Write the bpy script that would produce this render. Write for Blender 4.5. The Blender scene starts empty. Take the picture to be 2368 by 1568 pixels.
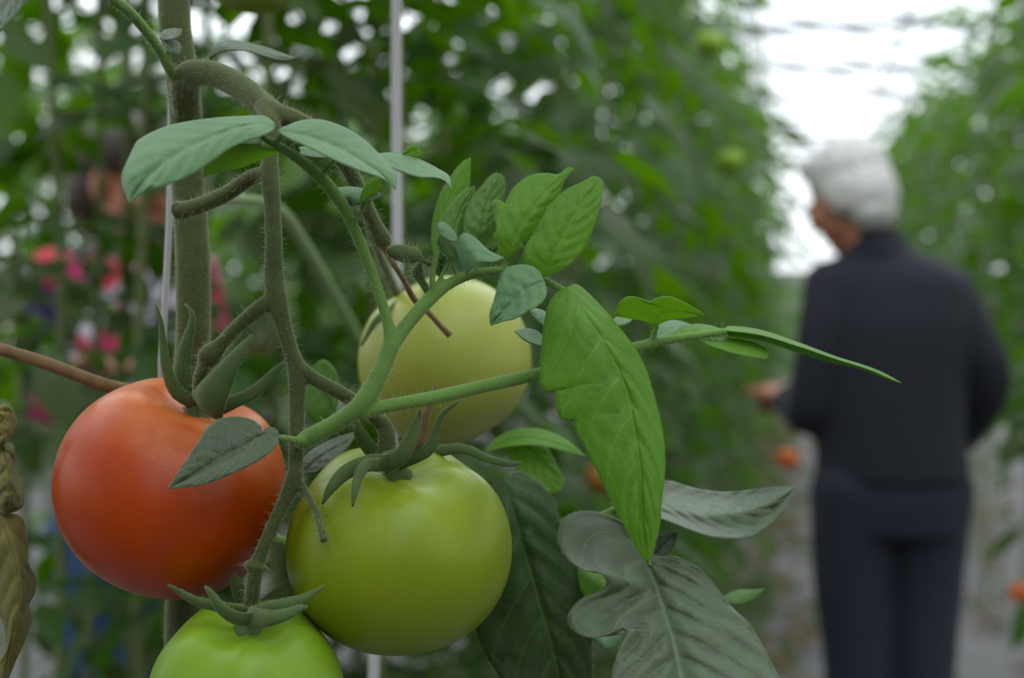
import bpy, bmesh, math, random
from mathutils import Vector, Matrix, noise
PI = math.pi
S = bpy.context.scene
COL = S.collection
RND = random.Random(7)

# ------------------------------------------------------------------ camera
FPX = 35.0 / 23.5 * 2368.0                       # focal length in pixels
YAW = math.atan(666.0 / FPX)                     # aisle runs along +Y, camera looks a little left of it
PITCH = math.atan(164.0 / FPX)                   # and a little down
CAM = Vector((0, 0, 1.40))
FWD = Vector((-math.sin(YAW) * math.cos(PITCH), math.cos(YAW) * math.cos(PITCH), -math.sin(PITCH)))
RGT = Vector((math.cos(YAW), math.sin(YAW), 0))
UPV = RGT.cross(FWD).normalized()
cd = bpy.data.cameras.new('camera'); co = bpy.data.objects.new('camera', cd); COL.objects.link(co)
cd.lens = 35; cd.sensor_width = 23.5; cd.clip_start = 0.01; cd.clip_end = 300
co.matrix_world = Matrix.Translation(CAM) @ Matrix((RGT, UPV, -FWD)).transposed().to_4x4()
cd.dof.use_dof = True; cd.dof.focus_distance = 0.497; cd.dof.aperture_fstop = 5.6
S.camera = co

# ------------------------------------------------------------------ sky, exposure
SKY = 4.4
w = bpy.data.worlds.new('overcast'); S.world = w; w.use_nodes = True
nt = w.node_tree; bg = nt.nodes['Background']
tc = nt.nodes.new('ShaderNodeTexCoord'); sp = nt.nodes.new('ShaderNodeSeparateXYZ')
mr = nt.nodes.new('ShaderNodeMapRange')
mr.inputs[1].default_value = 0.0; mr.inputs[2].default_value = 1.0
mr.inputs[3].default_value = SKY / 2.2; mr.inputs[4].default_value = SKY
nt.links.new(tc.outputs['Generated'], sp.inputs[0]); nt.links.new(sp.outputs['Z'], mr.inputs[0])
nt.links.new(mr.outputs[0], bg.inputs['Strength'])
bg.inputs['Color'].default_value = (0.93, 0.97, 1.0, 1)
S.view_settings.view_transform = 'Standard'; S.view_settings.look = 'None'
S.view_settings.gamma = 1; S.view_settings.use_curve_mapping = False
S.view_settings.exposure = -0.28
S.cycles.max_bounces = 6; S.cycles.transparent_max_bounces = 8
S.cycles.diffuse_bounces = 3; S.cycles.glossy_bounces = 2; S.cycles.transmission_bounces = 4
S.cycles.caustics_reflective = False; S.cycles.caustics_refractive = False
S.cycles.use_denoising = True

# ------------------------------------------------------------------ helpers
def P(px, py, d):
    return CAM + FWD * d + RGT * ((px - 1184.0) / FPX * d) - UPV * ((py - 784.0) / FPX * d)

def obj(name, mesh, mat=None, parent=None, kind=None, smooth=True):
    if isinstance(mesh, bmesh.types.BMesh):
        me = bpy.data.meshes.new(name); mesh.to_mesh(me); mesh.free(); mesh = me
    if mat is not None and not mesh.materials: mesh.materials.append(mat)
    if smooth: mesh.polygons.foreach_set('use_smooth', [True] * len(mesh.polygons))
    o = bpy.data.objects.new(name, mesh); COL.objects.link(o)
    if parent is not None:
        o.parent = parent
        o.matrix_parent_inverse = WM(parent).inverted()
    if kind: o['kind'] = kind
    return o

def WM(o):
    m = o.matrix_basis.copy()
    if o.parent is not None: m = WM(o.parent) @ o.matrix_parent_inverse @ m
    return m

def tag(o, label=None, cat=None, group=None, kind=None):
    if label: o['label'] = label
    if cat: o['category'] = cat
    if group: o['group'] = group
    if kind: o['kind'] = kind
    return o

def empty(name, loc, label, cat, group=None):
    o = bpy.data.objects.new(name, None); COL.objects.link(o)
    o.location = loc; o.empty_display_size = 0.02
    return tag(o, label, cat, group)

def catmull(pts, n):
    """pts: tuples of equal length -> n+1 samples, uniform in summed chord length"""
    pts = [Vector(p) if len(p) <= 4 else p for p in pts]
    if len(pts) == 2:
        return [pts[0].lerp(pts[1], i / n) for i in range(n + 1)]
    L = [0.0]
    for a, b in zip(pts, pts[1:]): L.append(L[-1] + max((b - a).length, 1e-9))
    out = []
    j = 0
    for i in range(n + 1):
        s = L[-1] * i / n
        while j < len(pts) - 2 and s > L[j + 1]: j += 1
        t = (s - L[j]) / (L[j + 1] - L[j])
        p1, p2 = pts[j], pts[j + 1]
        p0 = pts[j - 1] if j > 0 else p1 * 2 - p2
        p3 = pts[j + 2] if j + 2 < len(pts) else p2 * 2 - p1
        out.append(0.5 * ((2 * p1) + (p2 - p0) * t + (2 * p0 - 5 * p1 + 4 * p2 - p3) * t * t + (3 * p1 - p0 - 3 * p2 + p3) * t ** 3))
    return out

def linear(pts, n):
    pts = [Vector(p) for p in pts]
    L = [0.0]
    for a, b in zip(pts, pts[1:]): L.append(L[-1] + max((b - a).length, 1e-9))
    out = []; j = 0
    for i in range(n + 1):
        s = L[-1] * i / n
        while j < len(pts) - 2 and s > L[j + 1]: j += 1
        out.append(pts[j].lerp(pts[j + 1], min(1, (s - L[j]) / (L[j + 1] - L[j]))))
    return out

def tube(bm, pts, rads, seg=10, caps=True):
    """pts: world Vectors, rads: one radius each"""
    n = len(pts); rings = []
    t0 = (pts[1] - pts[0]).normalized()
    a = t0.orthogonal().normalized()
    for i in range(n):
        t = (pts[min(i + 1, n - 1)] - pts[max(i - 1, 0)]).normalized()
        a = (a - t * a.dot(t)).normalized(); b = t.cross(a)
        rings.append([bm.verts.new(pts[i] + (a * math.cos(2 * PI * k / seg) + b * math.sin(2 * PI * k / seg)) * rads[i]) for k in range(seg)])
    for r0, r1 in zip(rings, rings[1:]):
        for k in range(seg):
            bm.faces.new((r0[k], r0[(k + 1) % seg], r1[(k + 1) % seg], r1[k]))
    if caps:
        bm.faces.new(rings[0][::-1]); bm.faces.new(rings[-1])

def stalk_path(pts, n):
    """pts: (px, py, depth, width_px) -> world points and radii"""
    c = catmull([(p[0], p[1], p[2] * 1000, p[3]) for p in pts], n)
    return [P(v[0], v[1], v[2] / 1000) for v in c], [max(v[3], 1) * 0.5 * v[2] / 1000 / FPX for v in c]

def evaluated(o):
    dg = bpy.context.evaluated_depsgraph_get()
    return bpy.data.meshes.new_from_object(o.evaluated_get(dg))

def fuse(bm, voxel, smooth=4, fac=0.5):
    """join overlapping closed shapes into one continuous skin"""
    me = bpy.data.meshes.new('fuse'); bm.to_mesh(me); bm.free()
    o = bpy.data.objects.new('fuse', me); COL.objects.link(o)
    m = o.modifiers.new('r', 'REMESH'); m.mode = 'VOXEL'; m.voxel_size = voxel
    s = o.modifiers.new('s', 'SMOOTH'); s.iterations = smooth; s.factor = fac
    out = evaluated(o)
    bpy.data.objects.remove(o); bpy.data.meshes.remove(me)
    return out

def hairs(name, paths, parent, per_m, length, rad, mat, seed=1):
    rnd = random.Random(seed); vs = []; fs = []
    for pts, rads in paths:
        for i in range(len(pts) - 1):
            a, b = pts[i], pts[i + 1]; d = b - a; L = d.length
            if L < 1e-6: continue
            t = d / L; q = t.orthogonal().normalized(); q2 = t.cross(q)
            k = int(L * per_m * 3.5 * rads[i] / 0.0025 + rnd.random())
            for _ in range(k):
                an = rnd.random() * 2 * PI
                nn = q * math.cos(an) + q2 * math.sin(an)
                p = a.lerp(b, rnd.random()) + nn * rads[i] * 0.93
                ln = length * (0.12 + 0.88 * rnd.random() ** 4)
                bend = (t * rnd.uniform(-.5, .5) + Vector((rnd.uniform(-.3, .3), rnd.uniform(-.3, .3), rnd.uniform(-.5, .3))))
                p1 = p + nn * ln * .55 + bend * ln * .1
                p2 = p + nn * ln * .95 + bend * ln * .5
                s1 = nn.orthogonal().normalized(); s2 = nn.cross(s1)
                base = len(vs)
                for pp, rr in ((p, rad), (p1, rad * .8)):
                    for c in range(3):
                        vs.append(pp + (s1 * math.cos(c * 2.094) + s2 * math.sin(c * 2.094)) * rr)
                vs.append(p2)
                for c in range(3):
                    c2 = (c + 1) % 3
                    fs.append((base + c, base + c2, base + 3 + c2, base + 3 + c))
                    fs.append((base + 3 + c, base + 3 + c2, base + 6))
    me = bpy.data.meshes.new(name); me.from_pydata([tuple(v) for v in vs], [], fs)
    return obj(name, me, mat, parent, 'stuff')

# ------------------------------------------------------------------ materials
def srgb(r, g, b):
    f = lambda c: (c / 255 / 12.92) if c / 255 <= 0.04045 else ((c / 255 + 0.055) / 1.055) ** 2.4
    return (f(r), f(g), f(b), 1)

class NT:
    def __init__(self, name):
        self.m = bpy.data.materials.new(name); self.m.use_nodes = True
        self.t = self.m.node_tree; self.b = self.t.nodes['Principled BSDF']; self.out = self.t.nodes['Material Output']
    def n(self, typ, **kw):
        x = self.t.nodes.new(typ)
        for k, v in kw.items(): setattr(x, k, v)
        return x
    def l(self, a, b): self.t.links.new(a, b)
    def math(self, op, a, b=None, c=None, clamp=False):
        x = self.n('ShaderNodeMath', operation=op); x.use_clamp = clamp
        for i, v in enumerate((a, b, c)):
            if v is None: continue
            if isinstance(v, (int, float)): x.inputs[i].default_value = v
            else: self.l(v, x.inputs[i])
        return x.outputs[0]
    def mix(self, f, a, b, blend='MIX'):
        x = self.n('ShaderNodeMix', data_type='RGBA', blend_type=blend)
        for s, v in ((x.inputs[0], f), (x.inputs[6], a), (x.inputs[7], b)):
            if isinstance(v, (int, float)): s.default_value = v
            elif isinstance(v, tuple): s.default_value = v
            else: self.l(v, s)
        return x.outputs[2]
    def ramp(self, f, stops):
        x = self.n('ShaderNodeValToRGB'); e = x.color_ramp.elements
        while len(e) < len(stops): e.new(0.5)
        for q, (p, c) in zip(e, stops): q.position = p; q.color = c
        self.l(f, x.inputs[0]); return x.outputs[0]
    def noise(self, scale, detail=3, rough=0.5, coord='Object', vec=None):
        x = self.n('ShaderNodeTexNoise'); x.inputs['Scale'].default_value = scale
        x.inputs['Detail'].default_value = detail; x.inputs['Roughness'].default_value = rough
        if vec is None:
            vec = self.n('ShaderNodeTexCoord').outputs[coord]
        self.l(vec, x.inputs['Vector']); return x.outputs['Fac']
    def bump(self, h, strength, dist):
        x = self.n('ShaderNodeBump'); x.inputs['Strength'].default_value = strength; x.inputs['Distance'].default_value = dist
        self.l(h, x.inputs['Height']); self.l(x.outputs[0], self.b.inputs['Normal']); return x.outputs[0]
    def set(self, **kw):
        for k, v in kw.items():
            s = self.b.inputs[k.replace('_', ' ')]
            if isinstance(v, (int, float, tuple)): s.default_value = v
            else: self.l(v, s)

def leaf_mat(name, top, under, vein, trans, trans_w=0.35, rough=0.55, sheen=0.15, nveins=7, spec=0.4, uv=True, vary=0.0, net_h=.22, net_s=26):
    k = NT(name)
    geo = k.n('ShaderNodeNewGeometry')
    nz = k.noise(55, 4)
    base = k.mix(geo.outputs['Backfacing'], top, under)
    dark = k.mix(0.5, base, (0.0, 0.0, 0.0, 1), 'MIX')
    base = k.mix(k.math('MULTIPLY_ADD', nz, 1.3, -0.45, True), base, dark)
    if vary:
        oi = k.n('ShaderNodeObjectInfo')
        hs = k.n('ShaderNodeHueSaturation'); k.l(base, hs.inputs['Color'])
        k.l(k.math('MULTIPLY_ADD', oi.outputs['Random'], vary * 0.10, 0.5 - vary * 0.05), hs.inputs['Hue'])
        k.l(k.math('MULTIPLY_ADD', oi.outputs['Random'], vary, 1.0 - vary * 0.5), hs.inputs['Value'])
        base = hs.outputs[0]
    if uv:
        u = k.n('ShaderNodeUVMap'); s = k.n('ShaderNodeSeparateXYZ'); k.l(u.outputs[0], s.inputs[0])
        side = k.math('ABSOLUTE', k.math('MULTIPLY_ADD', s.outputs[1], 2.0, -1.0))
        t = k.math('SUBTRACT', s.outputs[0], k.math('MULTIPLY', k.math('POWER', side, 1.25), 0.26))
        fr = k.math('FRACT', k.math('MULTIPLY', t, float(nveins)))
        v1 = k.math('ABSOLUTE', k.math('SUBTRACT', fr, 0.5))
        v1 = k.math('SUBTRACT', 1.0, k.math('MULTIPLY', v1, 26.0), None, True)
        v2 = k.math('SUBTRACT', 1.0, k.math('MULTIPLY', side, 26.0), None, True)
        vv = k.math('MAXIMUM', k.math('MULTIPLY', v1, 0.8), v2)
        base = k.mix(k.math('MULTIPLY', vv, 0.75), base, vein)
        mp = k.n('ShaderNodeMapping'); mp.inputs['Scale'].default_value = (net_s, net_s / 2, 1); k.l(u.outputs[0], mp.inputs[0])
        vo = k.n('ShaderNodeTexVoronoi', feature='DISTANCE_TO_EDGE'); vo.inputs['Scale'].default_value = 1.0; k.l(mp.outputs[0], vo.inputs['Vector'])
        net = k.math('MULTIPLY', vo.outputs['Distance'], 4.0, None, True)
        base = k.mix(k.math('MULTIPLY', k.math('SUBTRACT', 1.0, net), 0.16), base, vein)
    k.set(Base_Color=base, Roughness=rough, Specular_IOR_Level=spec, Sheen_Weight=sheen, Sheen_Roughness=0.45)
    k.b.inputs['Sheen Tint'].default_value = (0.85, 1, 0.9, 1)
    bn = k.noise(1600, 3, .7)
    if uv: bn = k.math('ADD', k.math('MULTIPLY', bn, .7), k.math('MULTIPLY', net, net_h))
    nrm = k.bump(bn, 0.55 if uv else .2, 0.0004)
    tr = k.n('ShaderNodeBsdfTranslucent'); tr.inputs['Color'].default_value = trans
    mx = k.n('ShaderNodeMixShader'); mx.inputs[0].default_value = trans_w
    k.l(k.b.outputs[0], mx.inputs[1]); k.l(tr.outputs[0], mx.inputs[2]); k.l(mx.outputs[0], k.out.inputs[0])
    return k.m

M = {}
M['leaf'] = leaf_mat('leaf_green', srgb(76, 118, 40), srgb(92, 122, 50), srgb(116, 150, 64), srgb(160, 205, 16), 0.32, 0.5, 0.06)
M['leaf_young'] = leaf_mat('leaf_young', srgb(94, 142, 42), srgb(106, 146, 48), srgb(138, 170, 72), srgb(176, 218, 20), 0.48, 0.5, 0.05)
M['leaf_dusty_skylit'] = leaf_mat('leaf_dusty_skylit', srgb(92, 134, 84), srgb(96, 132, 66), srgb(118, 150, 104), srgb(110, 160, 20), 0.25, 0.52, 0.35)  # dust, plus sky reflection painted in as a paler, bluish base colour
M['leaf_old_skygrey'] = leaf_mat('leaf_old_skygrey', srgb(70, 86, 58), srgb(88, 102, 78), srgb(96, 114, 72), srgb(80, 130, 10), 0.18, 0.42, 0.22, 7, 0.6, True, 0.0, .55, 17)  # older leaf; grey of hairs and reflected sky mixed into its base colour
M['leaf_shaded'] = leaf_mat('leaf_shaded', srgb(44, 70, 26), srgb(70, 90, 48), srgb(86, 118, 36), srgb(90, 140, 10), 0.15, 0.5, 0.04)  # mature leaf, with the tomato's shade darkened into its colour
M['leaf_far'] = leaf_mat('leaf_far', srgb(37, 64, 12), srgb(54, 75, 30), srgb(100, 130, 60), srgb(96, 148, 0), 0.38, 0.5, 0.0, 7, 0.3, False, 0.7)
M['leaf_dry'] = leaf_mat('leaf_dry', srgb(122, 116, 62), srgb(132, 122, 72), srgb(84, 70, 44), srgb(140, 120, 40), 0.15, 0.7, 0.1, 6, 0.25)

def stem_mat(name, c1, c2, sheen=0.6):
    k = NT(name)
    f = k.noise(140, 5, 0.65)
    col = k.ramp(f, [(0.32, c2), (0.62, c1)])
    sp2 = k.noise(3200, 3, .7)
    col = k.mix(k.math('MULTIPLY_ADD', sp2, 1.6, -0.5, True), col, k.mix(0.3, c1, srgb(150, 155, 100)))
    k.set(Base_Color=col, Roughness=0.7, Sheen_Weight=sheen, Sheen_Roughness=0.3, Specular_IOR_Level=0.25)
    k.b.inputs['Sheen Tint'].default_value = (0.95, 1, 0.75, 1)
    k.bump(sp2, 0.5, 0.0005)
    return k.m
M['stem'] = stem_mat('stem_olive', srgb(66, 80, 40), srgb(52, 52, 27), .65)
M['shoot'] = stem_mat('stem_green', srgb(96, 134, 60), srgb(84, 122, 50), 0.5)
M['stem_far'] = stem_mat('stem_far', srgb(118, 128, 84), srgb(92, 96, 60), 0.2)
M['stem_dry'] = stem_mat('stem_dry', srgb(132, 100, 72), srgb(84, 58, 42), 0.3)
M['calyx'] = stem_mat('calyx_green', srgb(70, 94, 48), srgb(60, 82, 42), 0.3)

k = NT('plant_hair'); k.set(Base_Color=srgb(205, 210, 180), Roughness=0.5)
tr = k.n('ShaderNodeBsdfTranslucent'); tr.inputs['Color'].default_value = srgb(215, 220, 190)
mx = k.n('ShaderNodeMixShader'); mx.inputs[0].default_value = 0.5
k.l(k.b.outputs[0], mx.inputs[1]); k.l(tr.outputs[0], mx.inputs[2]); k.l(mx.outputs[0], k.out.inputs[0]); M['hair_fuzz'] = k.m

def tomato_mat(name, skin, shoulder, blotch, scar, scars):
    k = NT(name)
    tcn = k.n('ShaderNodeTexCoord'); sx = k.n('ShaderNodeSeparateXYZ'); k.l(tcn.outputs['Object'], sx.inputs[0])
    big = k.noise(28, 3, 0.5)
    hz = k.math('ADD', k.math('MULTIPLY', sx.outputs[2], 26.0), k.math('MULTIPLY', k.math('SUBTRACT', big, 0.5), 0.7))
    col = k.mix(k.math('MULTIPLY_ADD', hz, 1.6, -0.55, True), skin, shoulder)
    col = k.mix(k.math('MULTIPLY_ADD', k.noise(70, 4), 1.8, -0.75, True), col, blotch)
    vor = k.n('ShaderNodeTexVoronoi'); vor.inputs['Scale'].default_value = 900; k.l(tcn.outputs['Object'], vor.inputs['Vector'])
    dots = k.math('SUBTRACT', 1.0, k.math('MULTIPLY', vor.outputs['Distance'], 4.5), None, True)
    col = k.mix(k.math('MULTIPLY', dots, 0.16), col, scar)
    if scars:
        mp = k.n('ShaderNodeMapping'); mp.inputs['Scale'].default_value = (260, 1300, 700); mp.inputs['Rotation'].default_value = (0.5, 0.4, 0.9)
        k.l(tcn.outputs['Object'], mp.inputs[0])
        f = k.noise(1.0, 2, 0.5, vec=mp.outputs[0])
        f = k.math('MULTIPLY', k.math('MULTIPLY_ADD', f, 9.0, -5.9, True), k.math('MULTIPLY_ADD', hz, 1.5, -0.35, True))
        col = k.mix(k.math('MULTIPLY', f, 0.75), col, scar)
    k.set(Base_Color=col, Roughness=0.34, Specular_IOR_Level=0.34, Subsurface_Weight=0.1, Subsurface_Scale=0.004)
    k.b.inputs['Subsurface Radius'].default_value = (1, 0.6, 0.2)
    k.bump(k.noise(420, 3), 0.10, 0.0006)
    return k.m
M['tom_red'] = tomato_mat('tomato_red_skin', srgb(172, 60, 2), srgb(204, 114, 54), srgb(156, 48, 1), srgb(196, 160, 120), True)
M['tom_green'] = tomato_mat('tomato_green_skin', srgb(120, 136, 18), srgb(132, 150, 34), srgb(110, 128, 14), srgb(178, 186, 110), False)
M['tom_lime'] = tomato_mat('tomato_lime_skin', srgb(118, 148, 28), srgb(122, 156, 44), srgb(104, 140, 22), srgb(176, 196, 110), False)
M['tom_pale'] = tomato_mat('tomato_pale_skin', srgb(150, 156, 66), srgb(172, 180, 100), srgb(140, 146, 56), srgb(196, 200, 140), False)
M['tom_dim'] = tomato_mat('tomato_olive_skin', srgb(120, 84, 24), srgb(110, 96, 30), srgb(112, 76, 20), srgb(150, 120, 60), False)
M['tom_orange'] = tomato_mat('tomato_orange_skin', srgb(205, 96, 34), srgb(205, 120, 44), srgb(196, 84, 30), srgb(200, 150, 90), False)

def plain(name, c, rough=0.6, **kw):
    k = NT(name); k.set(Base_Color=c, Roughness=rough, **kw); return k.m
k = NT('floor_fabric')
f = k.noise(0.9, 6, 0.6); f2 = k.noise(14, 5, 0.7)
col = k.ramp(f, [(0.3, srgb(66, 63, 62)), (0.55, srgb(112, 108, 112)), (0.75, srgb(80, 74, 66))])
col = k.mix(k.math('MULTIPLY_ADD', f2, 3.0, -1.75, True), col, srgb(96, 84, 62))
k.set(Base_Color=col, Roughness=0.8); k.bump(f, 0.8, 0.2); M['floor'] = k.m
k = NT('soil_mat'); col = k.ramp(k.noise(18, 6, 0.7), [(0.3, srgb(70, 56, 42)), (0.6, srgb(128, 108, 88)), (0.8, srgb(150, 140, 124))])
k.set(Base_Color=col, Roughness=0.9); k.bump(k.noise(40, 4), 0.8, 0.03); M['soil'] = k.m
M['steel'] = plain('galvanised', srgb(150, 154, 158), 0.5, Metallic=0.6)
M['string'] = plain('white_string', srgb(186, 181, 186), 0.7)
M['knee'] = plain('knee_wall_panel', srgb(120, 124, 112), 0.8)
M['litter'] = leaf_mat('leaf_litter', srgb(140, 118, 80), srgb(120, 100, 70), srgb(90, 70, 44), srgb(140, 120, 60), 0.2, 0.8, 0, 6, 0.2, False, 0.4)
k = NT('clear_sheet')
tp = k.n('ShaderNodeBsdfTransparent'); tp.inputs[0].default_value = (0.96, 0.98, 0.99, 1)
tl = k.n('ShaderNodeBsdfTranslucent'); tl.inputs[0].default_value = (0.9, 0.93, 0.95, 1)
mx = k.n('ShaderNodeMixShader'); mx.inputs[0].default_value = 0.12
k.l(tp.outputs[0], mx.inputs[1]); k.l(tl.outputs[0], mx.inputs[2]); k.l(mx.outputs[0], k.out.inputs[0]); M['glazing'] = k.m

# ------------------------------------------------------------------ the greenhouse
X0, X1, Y0, Y1, EAVE, RIDGE = -5.2, 4.2, -11.0, 22.0, 2.9, 4.4
def box(bm, lo, hi):
    r = bmesh.ops.create_cube(bm, size=1)
    for v in r['verts']:
        v.co = Vector([lo[i] + (v.co[i] + .5) * (hi[i] - lo[i]) for i in range(3)])
def struct(name, bm, mat, smooth=False):
    return tag(obj(name, bm, mat, smooth=smooth), kind='structure')
bm = bmesh.new(); nx, ny = 60, 160
vv = [[bm.verts.new((X0 + (X1 - X0) * i / nx, Y0 + (Y1 - Y0) * j / ny,
       0.012 * noise.noise((i * .35, j * .35, 0)) + 0.01 * abs(noise.noise((i * .5 + 40, j * .12, 3))))) for j in range(ny + 1)] for i in range(nx + 1)]
for i in range(nx):
    for j in range(ny): bm.faces.new((vv[i][j], vv[i + 1][j], vv[i + 1][j + 1], vv[i][j + 1]))
struct('floor', bm, M['floor'], True)
bm = bmesh.new(); bmesh.ops.create_grid(bm, x_segments=1, y_segments=1, size=120); bmesh.ops.translate(bm, verts=bm.verts, vec=(0, 0, -0.06))
struct('ground', bm, M['soil'])
XM = (X0 + X1) / 2
bm = bmesh.new()
for a, b in ((X0, XM), (XM, X1)):
    za, zb = (EAVE, RIDGE) if a == X0 else (RIDGE, EAVE)
    bm.faces.new([bm.verts.new(p) for p in ((a, Y0, za), (b, Y0, zb), (b, Y1, zb), (a, Y1, za))])
struct('ceiling', bm, M['glazing'])
for nm, a, b in (('left', (X0, Y0), (X0, Y1)), ('right', (X1, Y0), (X1, Y1))):
    bm = bmesh.new(); box(bm, (a[0] - .03, Y0, 0), (a[0] + .03, Y1, 0.45)); ww = struct('wall_' + nm, bm, M['knee'])
    bm = bmesh.new(); bm.faces.new([bm.verts.new(p) for p in ((a[0], Y0, .45), (a[0], Y1, .45), (a[0], Y1, EAVE), (a[0], Y0, EAVE))])
    obj('pane', bm, M['glazing'], ww, smooth=False)
for nm, y, zk in (('back', Y1, 1.36), ('front', Y0, 0.45)):
    bm = bmesh.new(); box(bm, (X0, y - .03, 0), (X1, y + .03, zk)); ww = struct('wall_' + nm, bm, M['knee'])
    bm = bmesh.new(); bm.faces.new([bm.verts.new(p) for p in ((X0, y, zk), (X1, y, zk), (X1, y, EAVE), (XM, y, RIDGE), (X0, y, EAVE))])
    obj('pane', bm, M['glazing'], ww, smooth=False)
n = 0
for j in range(17):
    y = Y0 + 0.6 + j * 2.0
    n += 1; bm = bmesh.new()
    box(bm, (X0, y - .025, EAVE - .05), (X1, y + .025, EAVE))
    for a, b, za, zb in ((X0, XM, EAVE, RIDGE), (XM, X1, RIDGE, EAVE)):
        tube(bm, [Vector((a, y, za - .03)), Vector((b, y, zb - .03))], [.03, .03], 6)
    for xx in (X0 + .06, X1 - .06): box(bm, (xx - .03, y - .03, 0), (xx + .03, y + .03, EAVE))
    for f in (.25, .5, .75):
        xx = X0 + (X1 - X0) * f; zt = EAVE + (RIDGE - EAVE) * (1 - abs(f - .5) * 2)
        box(bm, (xx - .015, y - .015, EAVE - .02), (xx + .015, y + .015, zt - .03))
    struct('trim_%d' % n, bm, M['steel'])
for f in (0, .17, .34, .5, .66, .83, 1):
    n += 1; bm = bmesh.new(); xx = X0 + (X1 - X0) * f; zt = EAVE + (RIDGE - EAVE) * (1 - abs(f - .5) * 2) - .07
    box(bm, (xx - .02, Y0, zt - .02), (xx + .02, Y1, zt + .02)); struct('trim_%d' % n, bm, M['steel'])

# ------------------------------------------------------------------ background tomato plants
def flat_leaflet(bm, base, ax, side, nrm, L, W, droop, rnd):
    """curved serrated leaflet, 6 rows x 2 halves"""
    prof = (0.10, 0.85, 1.0, 0.80, 0.48, 0.0); rows = []
    for i, w_ in enumerate(prof):
        t = i / 5
        c = base + ax * (L * t) - nrm * (droop * L * t * t)
        ww = W * .5 * w_ * (1 + rnd.uniform(-.12, .12))
        e = nrm * (ww * rnd.uniform(.05, .35))
        rows.append((bm.verts.new(c + side * ww - e), bm.verts.new(c), bm.verts.new(c - side * ww - e)))
    for a, b in zip(rows, rows[1:]):
        bm.faces.new((a[0], b[0], b[1], a[1])); bm.faces.new((a[1], b[1], b[2], a[2]))

def compound_leaf(seed):
    """a whole pinnate leaf growing from the origin along +X, +Z up"""
    rnd = random.Random(seed); bm = bmesh.new(); L = rnd.uniform(.26, .34); path = []
    for i in range(9):
        t = i / 8; path.append(Vector((L * t, 0.02 * math.sin(t * 3 + seed), L * (.22 * t - .55 * t * t))))
    tube(bm, path, [.0030 - .0018 * i / 8 for i in range(9)], 5)
    X, Y, Z = Vector((1, 0, 0)), Vector((0, 1, 0)), Vector((0, 0, 1))
    for i, s in ((2, 1), (2, -1), (4, 1), (4, -1), (6, 1), (6, -1), (8, 0), (3, 1), (5, -1)):
        t = (path[min(i + 1, 8)] - path[i - 1]).normalized(); up = (Z - t * Z.dot(t)).normalized(); sd = up.cross(t)
        a = (s * math.radians(rnd.uniform(50, 75)))
        ax = t * math.cos(a) + sd * math.sin(a)
        roll = rnd.uniform(-.5, .5); nrm = (up * math.cos(roll) + ax.cross(up) * math.sin(roll)).normalized(); side = nrm.cross(ax)
        sm = .35 if i in (3, 5) else (1.25 if s == 0 else 1)
        flat_leaflet(bm, path[i] + ax * .012, ax, side, nrm, rnd.uniform(.075, .105) * sm, rnd.uniform(.045, .06) * sm, rnd.uniform(.1, .6), rnd)
        if s: tube(bm, [path[i], path[i] + ax * .02], [.0012, .001], 4)
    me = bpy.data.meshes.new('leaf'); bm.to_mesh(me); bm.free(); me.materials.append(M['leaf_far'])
    me.polygons.foreach_set('use_smooth', [True] * len(me.polygons)); return me
LEAVES = [compound_leaf(s) for s in range(7)]
def stem_mesh(seed, h=2.45):
    rnd = random.Random(seed); bm = bmesh.new(); pts = []
    for i in range(25):
        z = h * i / 24; pts.append(Vector((.03 * noise.noise((seed * 9.1, z * 1.3, 0)), .03 * noise.noise((seed * 5.7, z * 1.3, 8)), z)))
    tube(bm, pts, [.0075 - .003 * i / 24 for i in range(25)], 6)
    me = bpy.data.meshes.new('stem'); bm.to_mesh(me); bm.free(); me.materials.append(M['stem_far'])
    me.polygons.foreach_set('use_smooth', [True] * len(me.polygons)); return me
STEMS = [stem_mesh(s) for s in range(5)]
def leaf_matrices(rnd, zlo, zhi, step, spread):
    out = []; z = zlo; an = rnd.random() * 6.28
    while z < zhi:
        an += 2.4 + rnd.uniform(-.4, .4); sc = spread * rnd.uniform(.75, 1.15)
        out.append(Matrix.Translation((0, 0, z)) @ Matrix.Rotation(an, 4, 'Z') @ Matrix.Rotation(rnd.uniform(-.45, .25), 4, 'Y')
                   @ Matrix.Rotation(rnd.uniform(-.3, .3), 4, 'X') @ Matrix.Scale(sc, 4))
        z += step * rnd.uniform(.7, 1.3)
    return out
FOL = []
def foliage_mesh(seed):
    rnd = random.Random(seed); bm = bmesh.new()
    for mt in leaf_matrices(rnd, .75, 2.45, .05, .95):
        n0 = len(bm.verts); bm.from_mesh(rnd.choice(LEAVES)); bm.verts.ensure_lookup_table()
        bmesh.ops.transform(bm, matrix=mt, verts=bm.verts[n0:])
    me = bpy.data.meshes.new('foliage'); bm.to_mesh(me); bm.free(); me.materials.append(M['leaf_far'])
    me.polygons.foreach_set('use_smooth', [True] * len(me.polygons)); return me
FOL = [foliage_mesh(50 + s) for s in range(4)]

def bg_plant(x, y, rnd, label, group, zlo=.75, zhi=2.4, step=.06, spread=.85, far=False):
    t = empty('tomato_plant', (x, y, 0), label, 'plant', group)
    t.rotation_euler.z = rnd.random() * 6.28
    s = bpy.data.objects.new('stem', rnd.choice(STEMS)); COL.objects.link(s); s.parent = t
    if far:
        f = bpy.data.objects.new('foliage', rnd.choice(FOL)); COL.objects.link(f); f.parent = t; f['kind'] = 'stuff'
    else:
        for mt in leaf_matrices(rnd, zlo, zhi, step, spread):
            l = bpy.data.objects.new('leaf', rnd.choice(LEAVES)); COL.objects.link(l); l.parent = t; l.matrix_local = mt
    return t

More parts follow.
